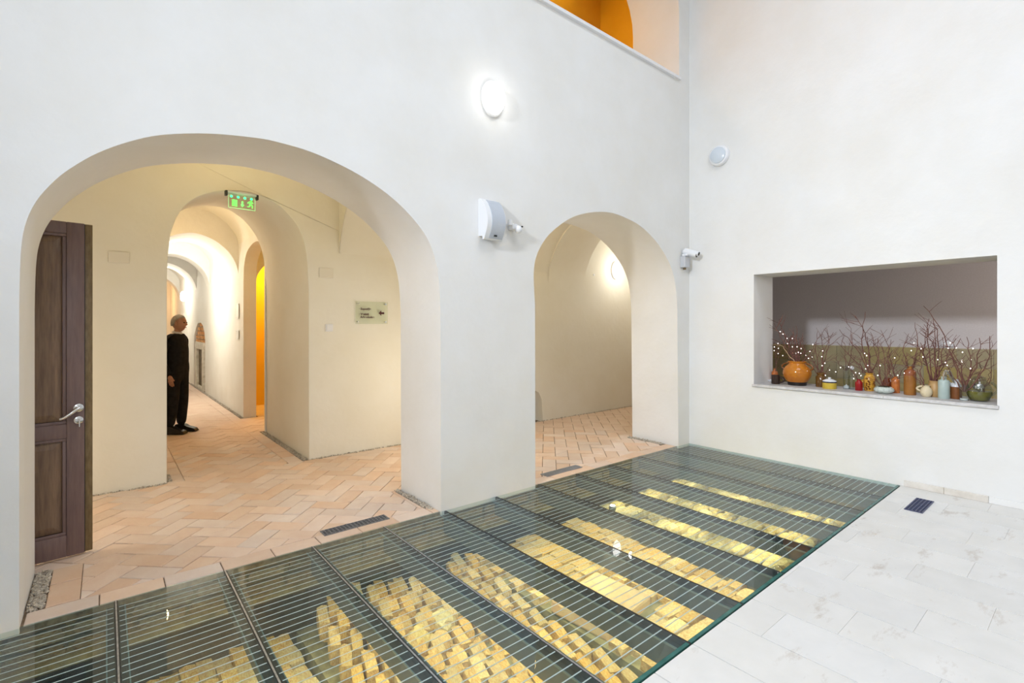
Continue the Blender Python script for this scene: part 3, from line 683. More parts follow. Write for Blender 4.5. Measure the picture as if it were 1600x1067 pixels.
# ---- motion sensor beside it
ms = empty('motion_sensor', (-2.97, 0, 2.40)); tag(ms, 'small white swivel motion sensor right of the wall speaker', 'sensor')
MB().lathe([(0.0001, 0.0), (0.02, 0.0), (0.022, 0.01), (0.018, 0.05), (0.0001, 0.055)], 16, (-0.05, -0.05, 0.0)).build('joint_cap', M['white'], ms, 50)
MB().bbox(-0.035, 0.03, -0.07, 0.0, -0.035, 0.02, 0.012).build('arm', M['white'], ms, 40)
o = MB().lathe([(0.0001, -0.035)] + [(0.035 * math.cos(t), 0.035 * math.sin(t)) for t in [R(a) for a in range(-75, 90, 15)]] + [(0.0001, 0.035)], 18, (0.03, -0.07, -0.03)).build('sensor_head', M['white'], ms, 60)
MB().box(0.045, 0.06, -0.10, -0.09, -0.012, 0.0).build('lens', M['black'], ms)
# ---- security camera
sc = empty('security_camera', (-0.155, 0, 2.26)); tag(sc, 'white bullet security camera on a grey junction box by the corner', 'camera')
MB().bbox(-0.06, 0.05, -0.07, 0.0, -0.02, 0.12, 0.008).build('junction_box', M['grey_box'], sc)
MB().bbox(-0.055, 0.06, -0.09, -0.02, 0.12, 0.15, 0.01).build('bracket', M['white'], sc)
MB().tube([(-0.01, -0.035, -0.021), (-0.01, -0.035, -0.045)], 0.018, 12).build('cable_gland', M['door_edge'], sc, 50)
d = Vector((0.12, -0.93, -0.32)).normalized(); p0 = Vector((-0.01, -0.02, 0.185))
MB().tube([p0, p0 + d * 0.01, p0 + d * 0.17, p0 + d * 0.18], [0.030, 0.036, 0.038, 0.037], 20).build('camera_body', M['white'], sc, 50)
MB().tube([p0 + d * 0.178, p0 + d * 0.183], 0.031, 20).build('lens', M['black'], sc, 50)
hood = MB().tube([p0 + Vector((0, 0, 0.016)) + d * 0.02, p0 + Vector((0, 0, 0.016)) + d * 0.205], [0.034, 0.030], 16).build('sun_hood', M['white'], sc, 50)
MB().tube([p0 + Vector((0, 0, 0.018)) + d * 0.204, p0 + Vector((0, 0, 0.018)) + d * 0.209], 0.022, 14).build('hood_tip', M['black'], sc, 50)
# ---- round siren
sr = empty('smoke_siren', (0, -0.412, 3.582)); tag(sr, 'round white two-step sounder high on the right wall', 'alarm')
def yz_lathe(prof, n=32):
    m_ = MB(); m_.lathe(prof, n); m_.V = [(-v[2], v[0], v[1]) for v in m_.V]; return m_
yz_lathe([(0.125, 0.0), (0.127, 0.02), (0.118, 0.045), (0.105, 0.052)]).build('sounder_base', M['white'], sr, 50)
yz_lathe([(0.098, 0.050), (0.096, 0.062), (0.07, 0.075), (0.0001, 0.08)]).build('sounder_dome', mat('frosted_plastic', (0.62, 0.68, 0.74), None, 0.25), sr, 50)
# ---- switches and cover plates
def plate(loc, wx, hz, label, name='cover_plate', rocker=False, cat='plate', m='white', axis='y', group=None):
    t = empty(name, loc, 0 if axis == 'y' else R(-90)); tag(t, label, cat, group)
    MB().bbox(-wx / 2, wx / 2, -0.010, 0.0, -hz / 2, hz / 2, 0.0025).build('plate', M[m], t)
    if rocker: MB().bbox(-wx / 2 + .012, wx / 2 - .012, -0.015, -0.009, -hz / 2 + .012, hz / 2 - .012, 0.002).build('rocker', M['white'], t)
M['cream_pl'] = mat('cream_painted_plate', (0.77, 0.73, 0.63), None, 0.7)
plate((-3.806, 2.29, 1.485), 0.085, 0.085, 'small white light switch on the cream wall left of the glass sign', 'light_switch', True, 'switch')
plate((-0.222, 2.29, 2.39), 0.10, 0.10, 'square pale cover plate high on the wall in the small arch, left of the two')
plate((0.35, 2.29, 2.40), 0.10, 0.10, 'square cream painted cover plate left of the lamp in the small arch', m='cream_pl')
plate((-5.705, 2.29, 2.13), 0.15, 0.10, 'cream painted junction cover above and right of the brown door', m='cream_pl')
plate((-3.84, 2.29, 2.115), 0.16, 0.11, 'cream painted junction cover between the corridor mouth and the glass sign', m='cream_pl')
plate((-4.033, 3.5, 2.14), 0.22, 0.13, 'cream painted cover plate on the right jamb of the corridor mouth', m='cream_pl', axis='x')
plate((0.78, 2.29, 2.40), 0.03, 0.03, 'tiny pale wall fitting just left of the lamp in the small arch', 'wall_fitting', cat='fitting')

# ---- glass sign
gs = empty('wall_sign', (-3.30, 2.29, 1.665)); tag(gs, 'clear glass wayfinding sign with maroon lettering and a left arrow', 'sign')
MB().bbox(-0.205, 0.205, -0.036, -0.030, -0.135, 0.135, 0.002).build('glass_plate', M['glass_thin'], gs)
for a in (-0.175, 0.175):
    for b in (-0.11, 0.11):
        MB().tube([(a, 0, b), (a, -0.030, b), (a, -0.036, b), (a, -0.045, b)], 0.009, 12).build('stud', M['chrome'], gs, 50)
def text(s, size, loc, parent, m, name='lettering', rot=(R(90), 0, 0), bold=0.0):
    c = bpy.data.curves.new(name, 'FONT'); c.body = s; c.size = size; c.extrude = 0.0008; c.offset = bold; c.align_x = 'LEFT'; c.align_y = 'CENTER'
    t = bpy.data.objects.new('tmp', c); COL.objects.link(t); bpy.context.view_layer.update()
    me = bpy.data.meshes.new_from_object(t.evaluated_get(bpy.context.evaluated_depsgraph_get())); bpy.data.objects.remove(t)
    me.materials.clear(); return link(name, me, m, parent, loc, rot)
text('· Expoziţie', 0.036, (-0.165, -0.0375, 0.045), gs, M['text'], bold=0.0012)
text('· Vestigii', 0.036, (-0.165, -0.0375, -0.018), gs, M['text'], bold=0.0012)
text('Arheologice', 0.036, (-0.148, -0.0375, -0.053), gs, M['text'], bold=0.0012)
ah = MB().add([(0.083, -.037, -.002), (0.118, -.037, .031), (0.118, -.037, -.035), (0.083, -.0385, -.002), (0.118, -.0385, .031), (0.118, -.0385, -.035)], [(0, 2, 1), (3, 4, 5), (0, 1, 4, 3), (1, 2, 5, 4), (2, 0, 3, 5)])
ah.box(0.1175, 0.157, -.0385, -.037, -0.0135, 0.0095).build('arrow', M['text'], gs)
# ---- two little plaques in the corridor
for z, s, lb in ((1.76, 0.26, 'upper of two small clear plaques on the corridor wall'), (1.36, 0.16, 'lower of two small clear plaques on the corridor wall')):
    t = empty('wall_plaque', (-4.05, 6.0, z), R(-90)); tag(t, lb, 'sign', 'corridor plaques')
    MB().bbox(-0.10, 0.10, -0.016, -0.011, -s / 2, s / 2, 0.002).build('glass_plate', mat('milky_plate', (0.85, 0.85, 0.83), None, 0.3), t)
    for a in (-0.08, 0.08):
        for b in (-s / 2 + 0.02, s / 2 - 0.02): MB().tube([(a, 0, b), (a, -0.016, b), (a, -0.021, b)], 0.008, 8).build('stud', M['chrome'], t, 50)
# ---- exit sign hanging in the tunnel mouth
ex = empty('exit_sign', (-4.715, 2.235, 2.80), R(2)); tag(ex, 'green lit glass emergency exit sign hanging over the corridor mouth', 'sign')
MB().bbox(-0.135, 0.135, -0.02, 0.075, 0.052, 0.075, 0.004).build('bracket', M['grey_box'], ex)
for s in (-1, 1): MB().bbox(s * 0.143 - 0.011, s * 0.143 + 0.011, -0.022, 0.03, 0.022, 0.074, 0.005).build('end_cap', M['black'], ex)
MB().box(-0.122, 0.122, -0.006, 0.0, -0.092, 0.052).build('acrylic_plate', M['glass_thin'], ex)
for b in ((-0.122, 0.122, -0.094, -0.090), (-0.124, -0.121, -0.094, 0.03), (0.121, 0.124, -0.094, 0.03)): MB().box(b[0], b[1], -0.007, 0.001, b[2], b[3]).build('lit_edge', M['green_glow'], ex)
for i in range(4):
    MB().tube([(-0.098 + i * 0.062, -0.012, 0.022), (-0.098 + i * 0.062, -0.007, 0.022)], [0.009, 0.013], 14).build('led', M['green_led'], ex)
MB().box(-0.092, -0.045, -0.009, -0.007, -0.075, -0.008).build('door_pictogram', M['green_pic'], ex)
prism('arrow_pictogram', [[(-0.004, -0.015), (0.010, -0.015), (0.010, -0.05), (0.02, -0.05), (0.003, -0.075), (-0.014, -0.05), (-0.004, -0.05)]], lambda p, t: (p[0], -0.009 + 0.002 * t, p[1]), M['green_pic'], parent=ex)
rm = MB()
rm.tube([(0.085, -0.008, 0.0), (0.085, -0.008, -0.001)], 0.010, 10)
for a, b, r_ in (((0.083, 0), (0.076, -0.035), .010), ((0.083, -0.005), (0.062, -0.014), .005), ((0.062, -0.014), (0.052, -0.028), .005), ((0.083, -0.006), (0.104, -0.022), .005), ((0.077, -0.033), (0.098, -0.048), .006), ((0.098, -0.048), (0.094, -0.072), .005), ((0.076, -0.033), (0.070, -0.056), .006), ((0.070, -0.056), (0.050, -0.064), .005)):
    A_ = Vector((a[0], -0.008, a[1])); B_ = Vector((b[0], -0.008, b[1])); n_ = (B_ - A_).normalized(); q = Vector((-n_.z, 0, n_.x)) * r_
    e = Vector((0, 0.001, 0)); rm.add([A_ + q - e, B_ + q - e, B_ - q - e, A_ - q - e, A_ + q + e, B_ + q + e, B_ - q + e, A_ - q + e], [(0, 1, 2, 3), (7, 6, 5, 4), (0, 4, 5, 1), (1, 5, 6, 2), (2, 6, 7, 3), (3, 7, 4, 0)])
rm.build('running_figure', M['green_pic'], ex)
light('POINT', (-4.715, 2.17, 2.76), 0.25, (0.1, 1, 0.3), 0.03, name='exit_glow')

# ---- brown door leaf standing open
dr = empty('door_1', (-5.905, 0.84, 0.015), R(7)); struct(dr)
W_ = 0.92; H_ = 2.16
st = MB()
st.bbox(-0.088, 0.0, 0.0, 0.045, 0, H_, 0.003); st.bbox(-W_, -W_ + 0.12, 0.0, 0.045, 0, H_, 0.003)
for a, b in ((2.085, H_), (0.765, 0.855), (0.0, 0.14)): st.bbox(-W_ + 0.12, -0.088, 0.001, 0.044, a, b, 0.003)
st.build('frame', M['door'], dr, 40)
for a, b, lb in ((0.855, 2.085, 'upper'), (0.14, 0.765, 'lower')):
    x0, x1 = -W_ + 0.12, -0.088
    mo = MB()
    for q in ((x0, x1, b - 0.02, b), (x0, x1, a, a + 0.02), (x0, x0 + 0.02, a + 0.02, b - 0.02), (x1 - 0.02, x1, a + 0.02, b - 0.02)): mo.bbox(q[0], q[1], 0.006, 0.038, q[2], q[3], 0.004)
    mo.build('panel_moulding', M['door'], dr, 40)
    px0, px1, pz0, pz1 = x0 + 0.02, x1 - 0.02, a + 0.02, b - 0.02; c_ = 0.045
    V = [(px0, .022, pz0), (px1, .022, pz0), (px1, .022, pz1), (px0, .022, pz1), (px0 + c_, .010, pz0 + c_), (px1 - c_, .010, pz0 + c_), (px1 - c_, .010, pz1 - c_), (px0 + c_, .010, pz1 - c_),
         (px0, .034, pz0), (px1, .034, pz0), (px1, .034, pz1), (px0, .034, pz1)]
    MB().add(V, [(0, 1, 5, 4), (1, 2, 6, 5), (2, 3, 7, 6), (3, 0, 4, 7), (4, 5, 6, 7), (8, 11, 10, 9), (0, 8, 9, 1), (1, 9, 10, 2), (2, 10, 11, 3), (3, 11, 8, 0)]).build('door_panel', M['door_panel'], dr)
MB().bbox(0.003, 0.043, 0.018, 0.045, 0, H_, 0.003).build('rebate_strip', M['door_edge'], dr, 40)
MB().box(-0.0005, 0.004, 0.012, 0.044, 0, H_ - .002).build('weather_seal', M['black'], dr)
hd = MB().tube([(-0.03, 0.0, 0.955), (-0.03, -0.008, 0.955), (-0.03, -0.010, 0.955)], [0.026, 0.026, 0.022], 20).build('door_handle', M['chrome'], dr, 50)
MB().tube([(-0.03, -0.008, 0.955), (-0.03, -0.045, 0.955)], 0.010, 12).build('spindle', M['chrome'], hd, 50)
MB().tube([(-0.03, -0.045, 0.957), (-0.045, -0.05, 0.95), (-0.075, -0.052, 0.925), (-0.105, -0.05, 0.903), (-0.125, -0.048, 0.896)], [0.010, 0.011, 0.010, 0.009, 0.008], 12).build('lever', M['chrome'], hd, 60)
lk = MB().tube([(-0.03, 0.0, 0.875), (-0.03, -0.010, 0.875), (-0.03, -0.012, 0.875)], [0.024, 0.024, 0.02], 20).build('lock_rose', M['chrome'], dr, 50)
MB().bbox(-0.032, -0.028, -0.04, -0.012, 0.868, 0.880, 0.001).add(*(lambda m_: (m_.V, m_.F))(MB().bbox(-0.033, -0.027, -0.052, -0.036, 0.835, 0.885, 0.002))).build('key', M['chrome'], lk)

# ---- arched brick niche in the corridor (belongs to that wall)
nf = empty('brick_niche', (-4.035, 10.55, 0)); tag(nf, 'arched exposed-brick niche with stone-framed dark opening in the corridor', 'niche')
MB().box(0.06, 0.10, -0.93, 0.92, 0, 1.62).build('backing', M['mortar'], nf)
fm = MB()
for y0, y1, z0, z1 in ((-0.62, -0.42, 0.05, 0.95), (0.42, 0.62, 0.05, 0.95), (-0.68, 0.68, 0.95, 1.12), (-0.68, 0.68, 0.0, 0.06)): fm.bbox(-0.02, 0.08, y0, y1, z0, z1, 0.01)
fm.build('stone_frame', M['limestone'], nf)
MB().box(0.03, 0.058, -0.42, 0.42, 0.06, 0.95).build('opening_shade', mat('dark_brown_shade', (0.05, 0.035, 0.02), (0.16, 0.12, 0.06), 0.9, nscale=9), nf)  # flat sheet, the shade of the opening put into its colour
bk = MB()
for r in range(16):
    zz = 0.04 + r * 0.1; off = (r % 2) * 0.07
    for c in range(14):
        yy = -0.88 + off + c * 0.135
        if abs(yy) < 0.70 and zz < 1.13: continue
        if (yy / 0.92) ** 2 + (max(0, zz - 0.95) / 0.62) ** 2 > 0.93: continue
        bk.box(0.02 + random.uniform(-.01, .01), 0.065, yy - 0.058, yy + 0.058, zz - 0.04, zz + 0.04)
q = bk.build('brick_infill', mat('orange_brick', (0.50, 0.20, 0.06), (0.68, 0.38, 0.15), 0.9, nscale=12), nf); q['kind'] = 'stuff'

# ================================================================== HATCH OBJECTS
SZ = NZ0
ceram = {}
def cm(name, c1, c2=None, rough=0.22, ns=12, **kw):
    if name not in ceram: ceram[name] = mat(name, c1, c2, rough, nscale=ns, **kw)
    return ceram[name]
def spot(pxc, pyb):           # point on the sill below a photographed base
    v = on_z(pxc, pyb, SZ); v.x = min(max(v.x, 0.06), 0.46); 
    r = ray(pxc, pyb); t = (v.x - CAMX) / r[0]; v.y = CAMY + t * r[1]; return v
def scale_at(v): return ((v.x - CAMX) * FW[0] + (v.y - CAMY) * FW[1]) / FP      # metres per pixel there
def vessel(name, cat, label, pxc, pyb, wpx, hpx, prof, m, inner=True, n=28):
    """prof in units: radius 1 = half width, height 1 = full height"""
    v = spot(pxc, pyb); s = scale_at(v); rr = wpx / 2 * s; hh = hpx * s
    t = empty(name, tuple(v)); tag(t, label, cat)
    pr = [(r * rr, z * hh) for r, z in prof]
    if inner:
        rt = pr[-1][0]; pr += [(rt * 0.86, pr[-1][1]), (rt * 0.84, pr[-1][1] * 0.80)]; pr += [(0.0001, pr[-1][1] * 0.98)]
    MB().lathe([(0.0001, 0)] + pr, n).build('body', m, t, 50)
    return t, v, rr, hh
BOT = [(0.92, 0), (1, 0.03), (1, 0.66), (0.93, 0.74), (0.6, 0.82), (0.42, 0.87), (0.40, 0.95), (0.46, 0.96), (0.46, 1.0)]
# small dish
vessel('dish', 'dish', 'small white dish at the left end of the hatch sill', 1202.5, 596, 8, 3, [(0.5, 0), (0.8, 0.4), (1, 1)], cm('white_glaze', (0.75, 0.76, 0.78)))
t, v, rr, hh = vessel('bottle', 'bottle', 'orange-brown stoneware bottle behind the dark mug at the left end', 1210.5, 595.5, 9, 20, BOT, cm('orange_glaze', (0.42, 0.12, 0.03), (0.60, 0.20, 0.05)))
vb_dark = v + Vector((0, 0, hh))
t, v, rr, hh = vessel('mug', 'mug', 'very dark brown mug with side handle at the left end of the sill', 1212, 599.8, 12.5, 14, [(0.85, 0), (1, 0.08), (0.96, 0.6), (0.98, 1)], cm('dark_glaze', (0.035, 0.018, 0.012)))
hdir = Vector((0.0, -1, 0))
def handle(t, p0, p1, bulge, rad, m, dirv=hdir, name='handle'):
    P = []
    for i in range(9):
        u = i / 8; b_ = math.sin(math.pi * u) ** 0.7 * bulge; z = p0[1] + (p1[1] - p0[1]) * u; r = p0[0] + (p1[0] - p0[0]) * u + b_
        P.append(dirv * r + Vector((0, 0, z)))
    return MB().tube(P, rad, 8).build(name, m, t, 60)
handle(t, (rr * .9, hh * .8), (rr * .9, hh * .2), 0.05, 0.011, ceram['dark_glaze'])
# big amber pot
m_am = cm('amber_glaze', (0.42, 0.13, 0.012), (0.55, 0.20, 0.02), 0.12, 8)
t, v, rr, hh = vessel('ceramic_pot', 'pot', 'large round amber-glazed pot with two handles and dark foot', 1245.5, 601.5, 40, 37.5,
   [(0.62, 0.0), (0.66, 0.13), (0.80, 0.22), (0.95, 0.36), (1.0, 0.50), (0.97, 0.63), (0.82, 0.76), (0.60, 0.86), (0.56, 0.92), (0.66, 0.97), (0.66, 1.0)], m_am)
MB().lathe([(0.0001, -0.001), (0.64 * rr, 0.0), (0.685 * rr, 0.15 * hh), (0.655 * rr, 0.155 * hh)], 28).build('dark_foot', cm('black_glaze', (0.015, 0.01, 0.008)), t, 50)
for sgn in (1, -1): handle(t, (rr * .62, hh * .92), (rr * .84, hh * .62), 0.055, 0.010, cm('brown_glaze', (0.20, 0.07, 0.015)), hdir * sgn)
vp = v + Vector((0, 0, hh * 0.97))
# amber apothecary jar
t, v, rr, hh = vessel('jar', 'jar', 'brown glass apothecary jar right of the amber pot', 1282.5, 604.3, 14, 22.5, [(0.95, 0), (1, 0.05), (1, 0.68), (0.85, 0.76), (0.66, 0.80), (0.66, 0.88), (0.76, 0.9), (0.76, 1)], cm('brown_glass', (0.10, 0.045, 0.01), (0.17, 0.08, 0.015), 0.1))
v5 = v + Vector((0, 0, hh))
# yellow crock with white lid
t, v, rr, hh = vessel('lidded_crock', 'crock', 'yellow lidded crock with white lid and navy rim band', 1296, 607, 19.3, 11, [(0.96, 0), (1, 0.1), (1, 0.9), (1, 1)], cm('yellow_glaze', (0.60, 0.42, 0.05), (0.52, 0.36, 0.04)), inner=False)
MB().lathe([(rr * 1.01, hh * 0.86), (rr * 1.02, hh * 1.03)], 28).build('rim_band', cm('navy_glaze', (0.02, 0.02, 0.05)), t, 50)
MB().lathe([(rr * .99, hh * 1.03), (rr * .9, hh * 1.14), (rr * .55, hh * 1.32), (rr * 0.2, hh * 1.38), (rr * .14, hh * 1.43), (rr * .26, hh * 1.5), (rr * .2, hh * 1.58), (0.0001, hh * 1.6)], 28).build('lid', ceram['white_glaze'], t, 50)
# clear glasses
CYL = [(0.9, 0), (1, 0.02), (0.96, 0.5), (1, 1)]
t, v, rr, hh = vessel('glass_vase', 'vase', 'tall clear glass vase left of the red bottle, with twigs', 1322.5, 607.3, 9, 36, CYL, M['glass_vase'], inner=False)
v7 = v + Vector((0, 0, hh)); 
MB().lathe([(0.0001, 0.004), (rr * .8, 0.006), (rr * .8, hh * .12), (rr * .3, hh * .16), (0.0001, hh * .2)], 16).build('glass_foot', cm('bright_glass', (0.7, 0.7, 0.72), None, 0.08), t, 50)
t, v, rr, hh = vessel('glass_bottle', 'bottle', 'tall clear glass bottle with ball stopper left of the red bottle', 1331, 608, 8.5, 30, [(0.95, 0), (1, .04), (1, .6), (.5, .78), (.35, .82), (.35, .98), (.5, 1)], M['glass_vase'], inner=False)
MB().lathe([(0.0001, 0.0)] + [(0.021 * math.cos(a), 0.021 + 0.021 * math.sin(a)) for a in [R(q) for q in range(-75, 90, 15)]] + [(0.0001, 0.042)], 16, (0, 0, hh)).build('stopper', cm('bright_glass', (0.7, 0.7, 0.72)), t, 60)
# red bottle
t, v, rr, hh = vessel('bottle', 'bottle', 'small dark red glass bottle with short neck', 1342, 610, 10.2, 17.5, BOT[:3] + [(0.93, 0.76), (0.55, 0.86), (0.5, 0.9), (0.5, 1.0)], cm('red_glass', (0.25, 0.008, 0.01), (0.32, 0.012, 0.012), 0.1))
v8 = v + Vector((0, 0, hh))
# mustard jar
t, v, rr, hh = vessel('ceramic_jar', 'jar', 'mustard yellow ceramic jar with raised brown ornament', 1358.3, 610.5, 15, 28, [(0.8, 0), (0.86, 0.04), (1, 0.25), (1, 0.55), (0.96, 0.78), (0.72, 0.87), (0.6, 0.91), (0.7, 0.95), (0.7, 1.0)], cm('mustard_glaze', (0.62, 0.33, 0.04), (0.40, 0.17, 0.02), 0.3, 25, contrast=(.45, .62)))
orn = MB()
for i in range(14): 
    a = -2.6 + random.uniform(-1.1, 1.1); z = random.uniform(.12, .7) * hh; c_ = Vector((math.cos(a) * rr * .99, math.sin(a) * rr * .99, z)); orn.lathe([(0.0001, -0.012), (0.012, 0), (0.0001, 0.012)], 6, c_)
orn.build('ornament', ceram['brown_glaze'], t, 60)
handle(t, (rr * .85, hh * .6), (rr * .95, hh * .45), 0.02, 0.008, ceram['mustard_glaze'], -hdir)
v9 = v + Vector((0, 0, hh))
# stone bowl
t, v, rr, hh = vessel('bowl', 'bowl', 'wide low speckled white bowl', 1381.3, 614.6, 26.5, 10.5, [(0.45, 0), (0.6, 0.06), (0.92, 0.3), (1, 0.5), (0.94, 0.75), (0.75, 0.95), (0.68, 1.0)], cm('speckled_glaze', (0.55, 0.60, 0.55), (0.20, 0.22, 0.18), 0.45, 40, contrast=(.5, .68)))
v10 = v + Vector((0, 0, hh))
MB().lathe([(0.0001, 0), (rr * .6, 0.0), (rr * .5, 0.012), (0.0001, 0.018)], 20, (0, 0, hh * .9)).build('dark_fill', cm('dark_brown_fill', (0.03, 0.025, 0.012), None, 0.9), t, 60)  # near-black disc filling the bowl just below its rim
# brown jar behind
v_, = (None,)
def back_vessel(name, cat, label, pxc, x_at, ytop_px, wpx, prof, m, inner=True):
    r = ray(pxc, 600); tt = (x_at - CAMX) / r[0]; y = CAMY + tt * r[1]; s = scale_at(Vector((x_at, y, 0)))
    hh = CAMZ + tt * (510 - ytop_px) - SZ
    t = empty(name, (x_at, y, SZ)); tag(t, label, cat); rr = wpx / 2 * s
    pr = [(q * rr, z * hh) for q, z in prof]
    if inner: pr += [(pr[-1][0] * .86, hh), (pr[-1][0] * .8, hh * .8), (0.0001, hh * .78)]
    MB().lathe([(0.0001, 0)] + pr, 28).build('body', m, t, 50); return t, Vector((x_at, y, SZ)), rr, hh
back_vessel('jar', 'jar', 'squat reddish brown jar behind the speckled bowl', 1386.5, 0.36, 590, 13, [(0.9, 0), (1, 0.1), (1, 0.6), (0.85, 0.8), (0.6, 0.9), (0.6, 1.0)], cm('red_brown_glaze', (0.16, 0.035, 0.012), (0.24, 0.06, 0.02)))
t, v, rr, hh = vessel('bottle', 'bottle', 'orange-brown stoneware bottle right of the speckled bowl', 1399.3, 613.7, 11, 25.5, [(0.92, 0), (1, 0.03), (1, 0.78), (0.85, 0.87), (0.5, 0.92), (0.42, 0.94), (0.5, 1.0)], ceram['orange_glaze'])
v12 = v + Vector((0, 0, hh))
t, v, rr, hh = vessel('bottle', 'bottle', 'tallest bottle, slender two-tone brown stoneware', 1421.8, 616.8, 15.6, 44.5, [(0.95, 0), (1, 0.02), (1, 0.78), (0.9, 0.85), (0.55, 0.90), (0.36, 0.93), (0.36, 0.97), (0.5, 0.98), (0.5, 1.0)], cm('tan_stoneware', (0.36, 0.15, 0.03), (0.24, 0.09, 0.02), 0.25, 6))
MB().lathe([(rr * 1.005, hh * .68), (rr * 1.005, hh * .785), (rr * .91, hh * .852), (rr * .56, hh * .903)], 28).build('brown_shoulder', cm('copper_glaze', (0.26, 0.08, 0.03), None, 0.2), t, 50)
v13 = v + Vector((0, 0, hh))
# cream jug
t, v, rr, hh = vessel('jug', 'jug', 'small cream earthenware jug with loop handle', 1447.3, 619.8, 15.5, 17.5, [(0.6, 0), (0.72, 0.06), (0.98, 0.3), (1, 0.5), (0.85, 0.72), (0.58, 0.86), (0.56, 0.93), (0.66, 1.0)], cm('cream_glaze', (0.70, 0.60, 0.40), (0.62, 0.50, 0.32), 0.4))
handle(t, (rr * .6, hh * .93), (rr * .9, hh * .5), 0.035, 0.009, ceram['cream_glaze'], -hdir)
v14 = v + Vector((0, 0, hh))
t, v15, rr, hh = back_vessel('ceramic_pot', 'pot', 'tan earthenware pot behind the cream jug', 1461, 0.27, 594.5, 19, [(0.7, 0), (0.85, 0.08), (1, 0.35), (1, 0.5), (0.85, 0.75), (0.78, 0.85), (0.88, 1.0)], cm('tan_glaze', (0.52, 0.32, 0.13), (0.42, 0.25, 0.10), 0.45))
v15 = v15 + Vector((0, 0, hh))
vessel('bottle', 'bottle', 'pale blue-green stoneware bottle', 1474.7, 622.5, 14.3, 34, [(0.95, 0), (1, 0.02), (1, 0.78), (0.92, 0.83), (0.55, 0.87), (0.46, 0.89), (0.44, 0.95), (0.5, 0.96), (0.5, 1.0)], cm('celadon_glaze', (0.42, 0.50, 0.46), (0.37, 0.45, 0.42), 0.35))
t, v, rr, hh = vessel('jug', 'jug', 'brown jug with white conical top beside the glass tumbler', 1494, 623, 14, 19, [(0.92, 0), (1, 0.05), (1, 1.0)], cm('rust_stoneware', (0.24, 0.085, 0.025), (0.17, 0.06, 0.02), 0.4, 14), inner=False)
MB().lathe([(rr * 1.0, hh), (rr * 0.98, hh * 1.1), (rr * .5, hh * 1.4), (rr * .42, hh * 1.52), (rr * .5, hh * 1.6)], 28).build('white_top', ceram['white_glaze'], t, 50)
MB().tube([-hdir * rr * .8 + Vector((0, 0, hh * 1.12)), -hdir * rr * 1.25 + Vector((0, 0, hh * 1.24)), -hdir * rr * 1.55 + Vector((0, 0, hh * 1.42))], [0.02, 0.014, 0.012], 10).build('spout', ceram['white_glaze'], t, 60)
t, v, rr, hh = vessel('glass_tumbler', 'glass', 'clear glass tumbler of twigs in front of the brown and white jug', 1506.3, 625.7, 11.5, 25, CYL, M['glass_vase'], inner=False)
v18 = v + Vector((0, 0, hh * .9))
MB().lathe([(0.0001, 0.003), (rr * .85, 0.004), (rr * .85, 0.02), (0.0001, 0.02)], 20).build('glass_foot', ceram['bright_glass'], t, 50)
wk = empty('whisk', tuple(v + Vector((0, 0.045, hh * .9)))); tag(wk, 'silver wire whisk leaning out of the glass tumbler', 'whisk')
for q in range(5):
    a = q * math.pi / 5; P = []
    for i in range(13):
        u = i / 12 * math.pi; wv = math.sin(u) * 0.028; P.append((math.cos(a) * wv * 0.6 + 0.0, math.sin(a) * wv + 0.09 - 0.11 * (1 - math.cos(u)) / 2 * 0.6, 0.13 * (1 - abs(math.cos(u / 1)) ** 1.2) ** 0.6 * 0.9 + 0.02))
    MB().tube(P, 0.003, 5).build('wire', M['chrome'], wk)
# teapot
t, v, rr, hh = vessel('teapot', 'teapot', 'round clear glass teapot half full of olive tea at the right end', 1530, 626.5, 31, 33, [(0.55, 0), (0.75, 0.05), (0.97, 0.3), (1.0, 0.45), (0.92, 0.70), (0.72, 0.88), (0.55, 0.97), (0.55, 1.0)], M['glass_vase'], inner=False)
MB().lathe([(0.0001, 0.004), (rr * .52, 0.005), (rr * .73, hh * .06), (rr * .93, hh * .3), (rr * .965, hh * .47), (0.0001, hh * .47)], 28).build('tea', cm('olive_tea', (0.22, 0.19, 0.015), (0.10, 0.08, 0.01), 0.15, 10), t, 50)
P = [hdir * (rr * .85 + 0.045 * math.sin(u)) + Vector((0, 0, hh * (0.92 - 0.62 * (u / math.pi)))) for u in [i * math.pi / 8 for i in range(9)]]
MB().tube(P, 0.011, 8).build('handle', M['glass_vase'], t, 60)
MB().tube([-hdir * rr * .85 + Vector((0, 0, hh * .55)), -hdir * rr * 1.1 + Vector((0, 0, hh * .8)), -hdir * rr * 1.2 + Vector((0, 0, hh * 1.02))], [0.022, 0.015, 0.012], 10).build('spout', M['glass_vase'], t, 60)
MB().lathe([(rr * .52, 0), (rr * .5, 0.02), (rr * .2, 0.035), (0.0001, 0.036)], 20, (0, 0, hh)).build('lid', M['glass_vase'], t, 60)
MB().lathe([(0.0001, -0.03), (0.03, -0.02), (0.04, 0.0), (0.03, 0.03), (0.0001, 0.035)], 14, (-0.03, 0.0, hh * .66)).build('silver_strainer', M['chrome'], t, 60)
v19 = v + Vector((0, 0, hh * .5))

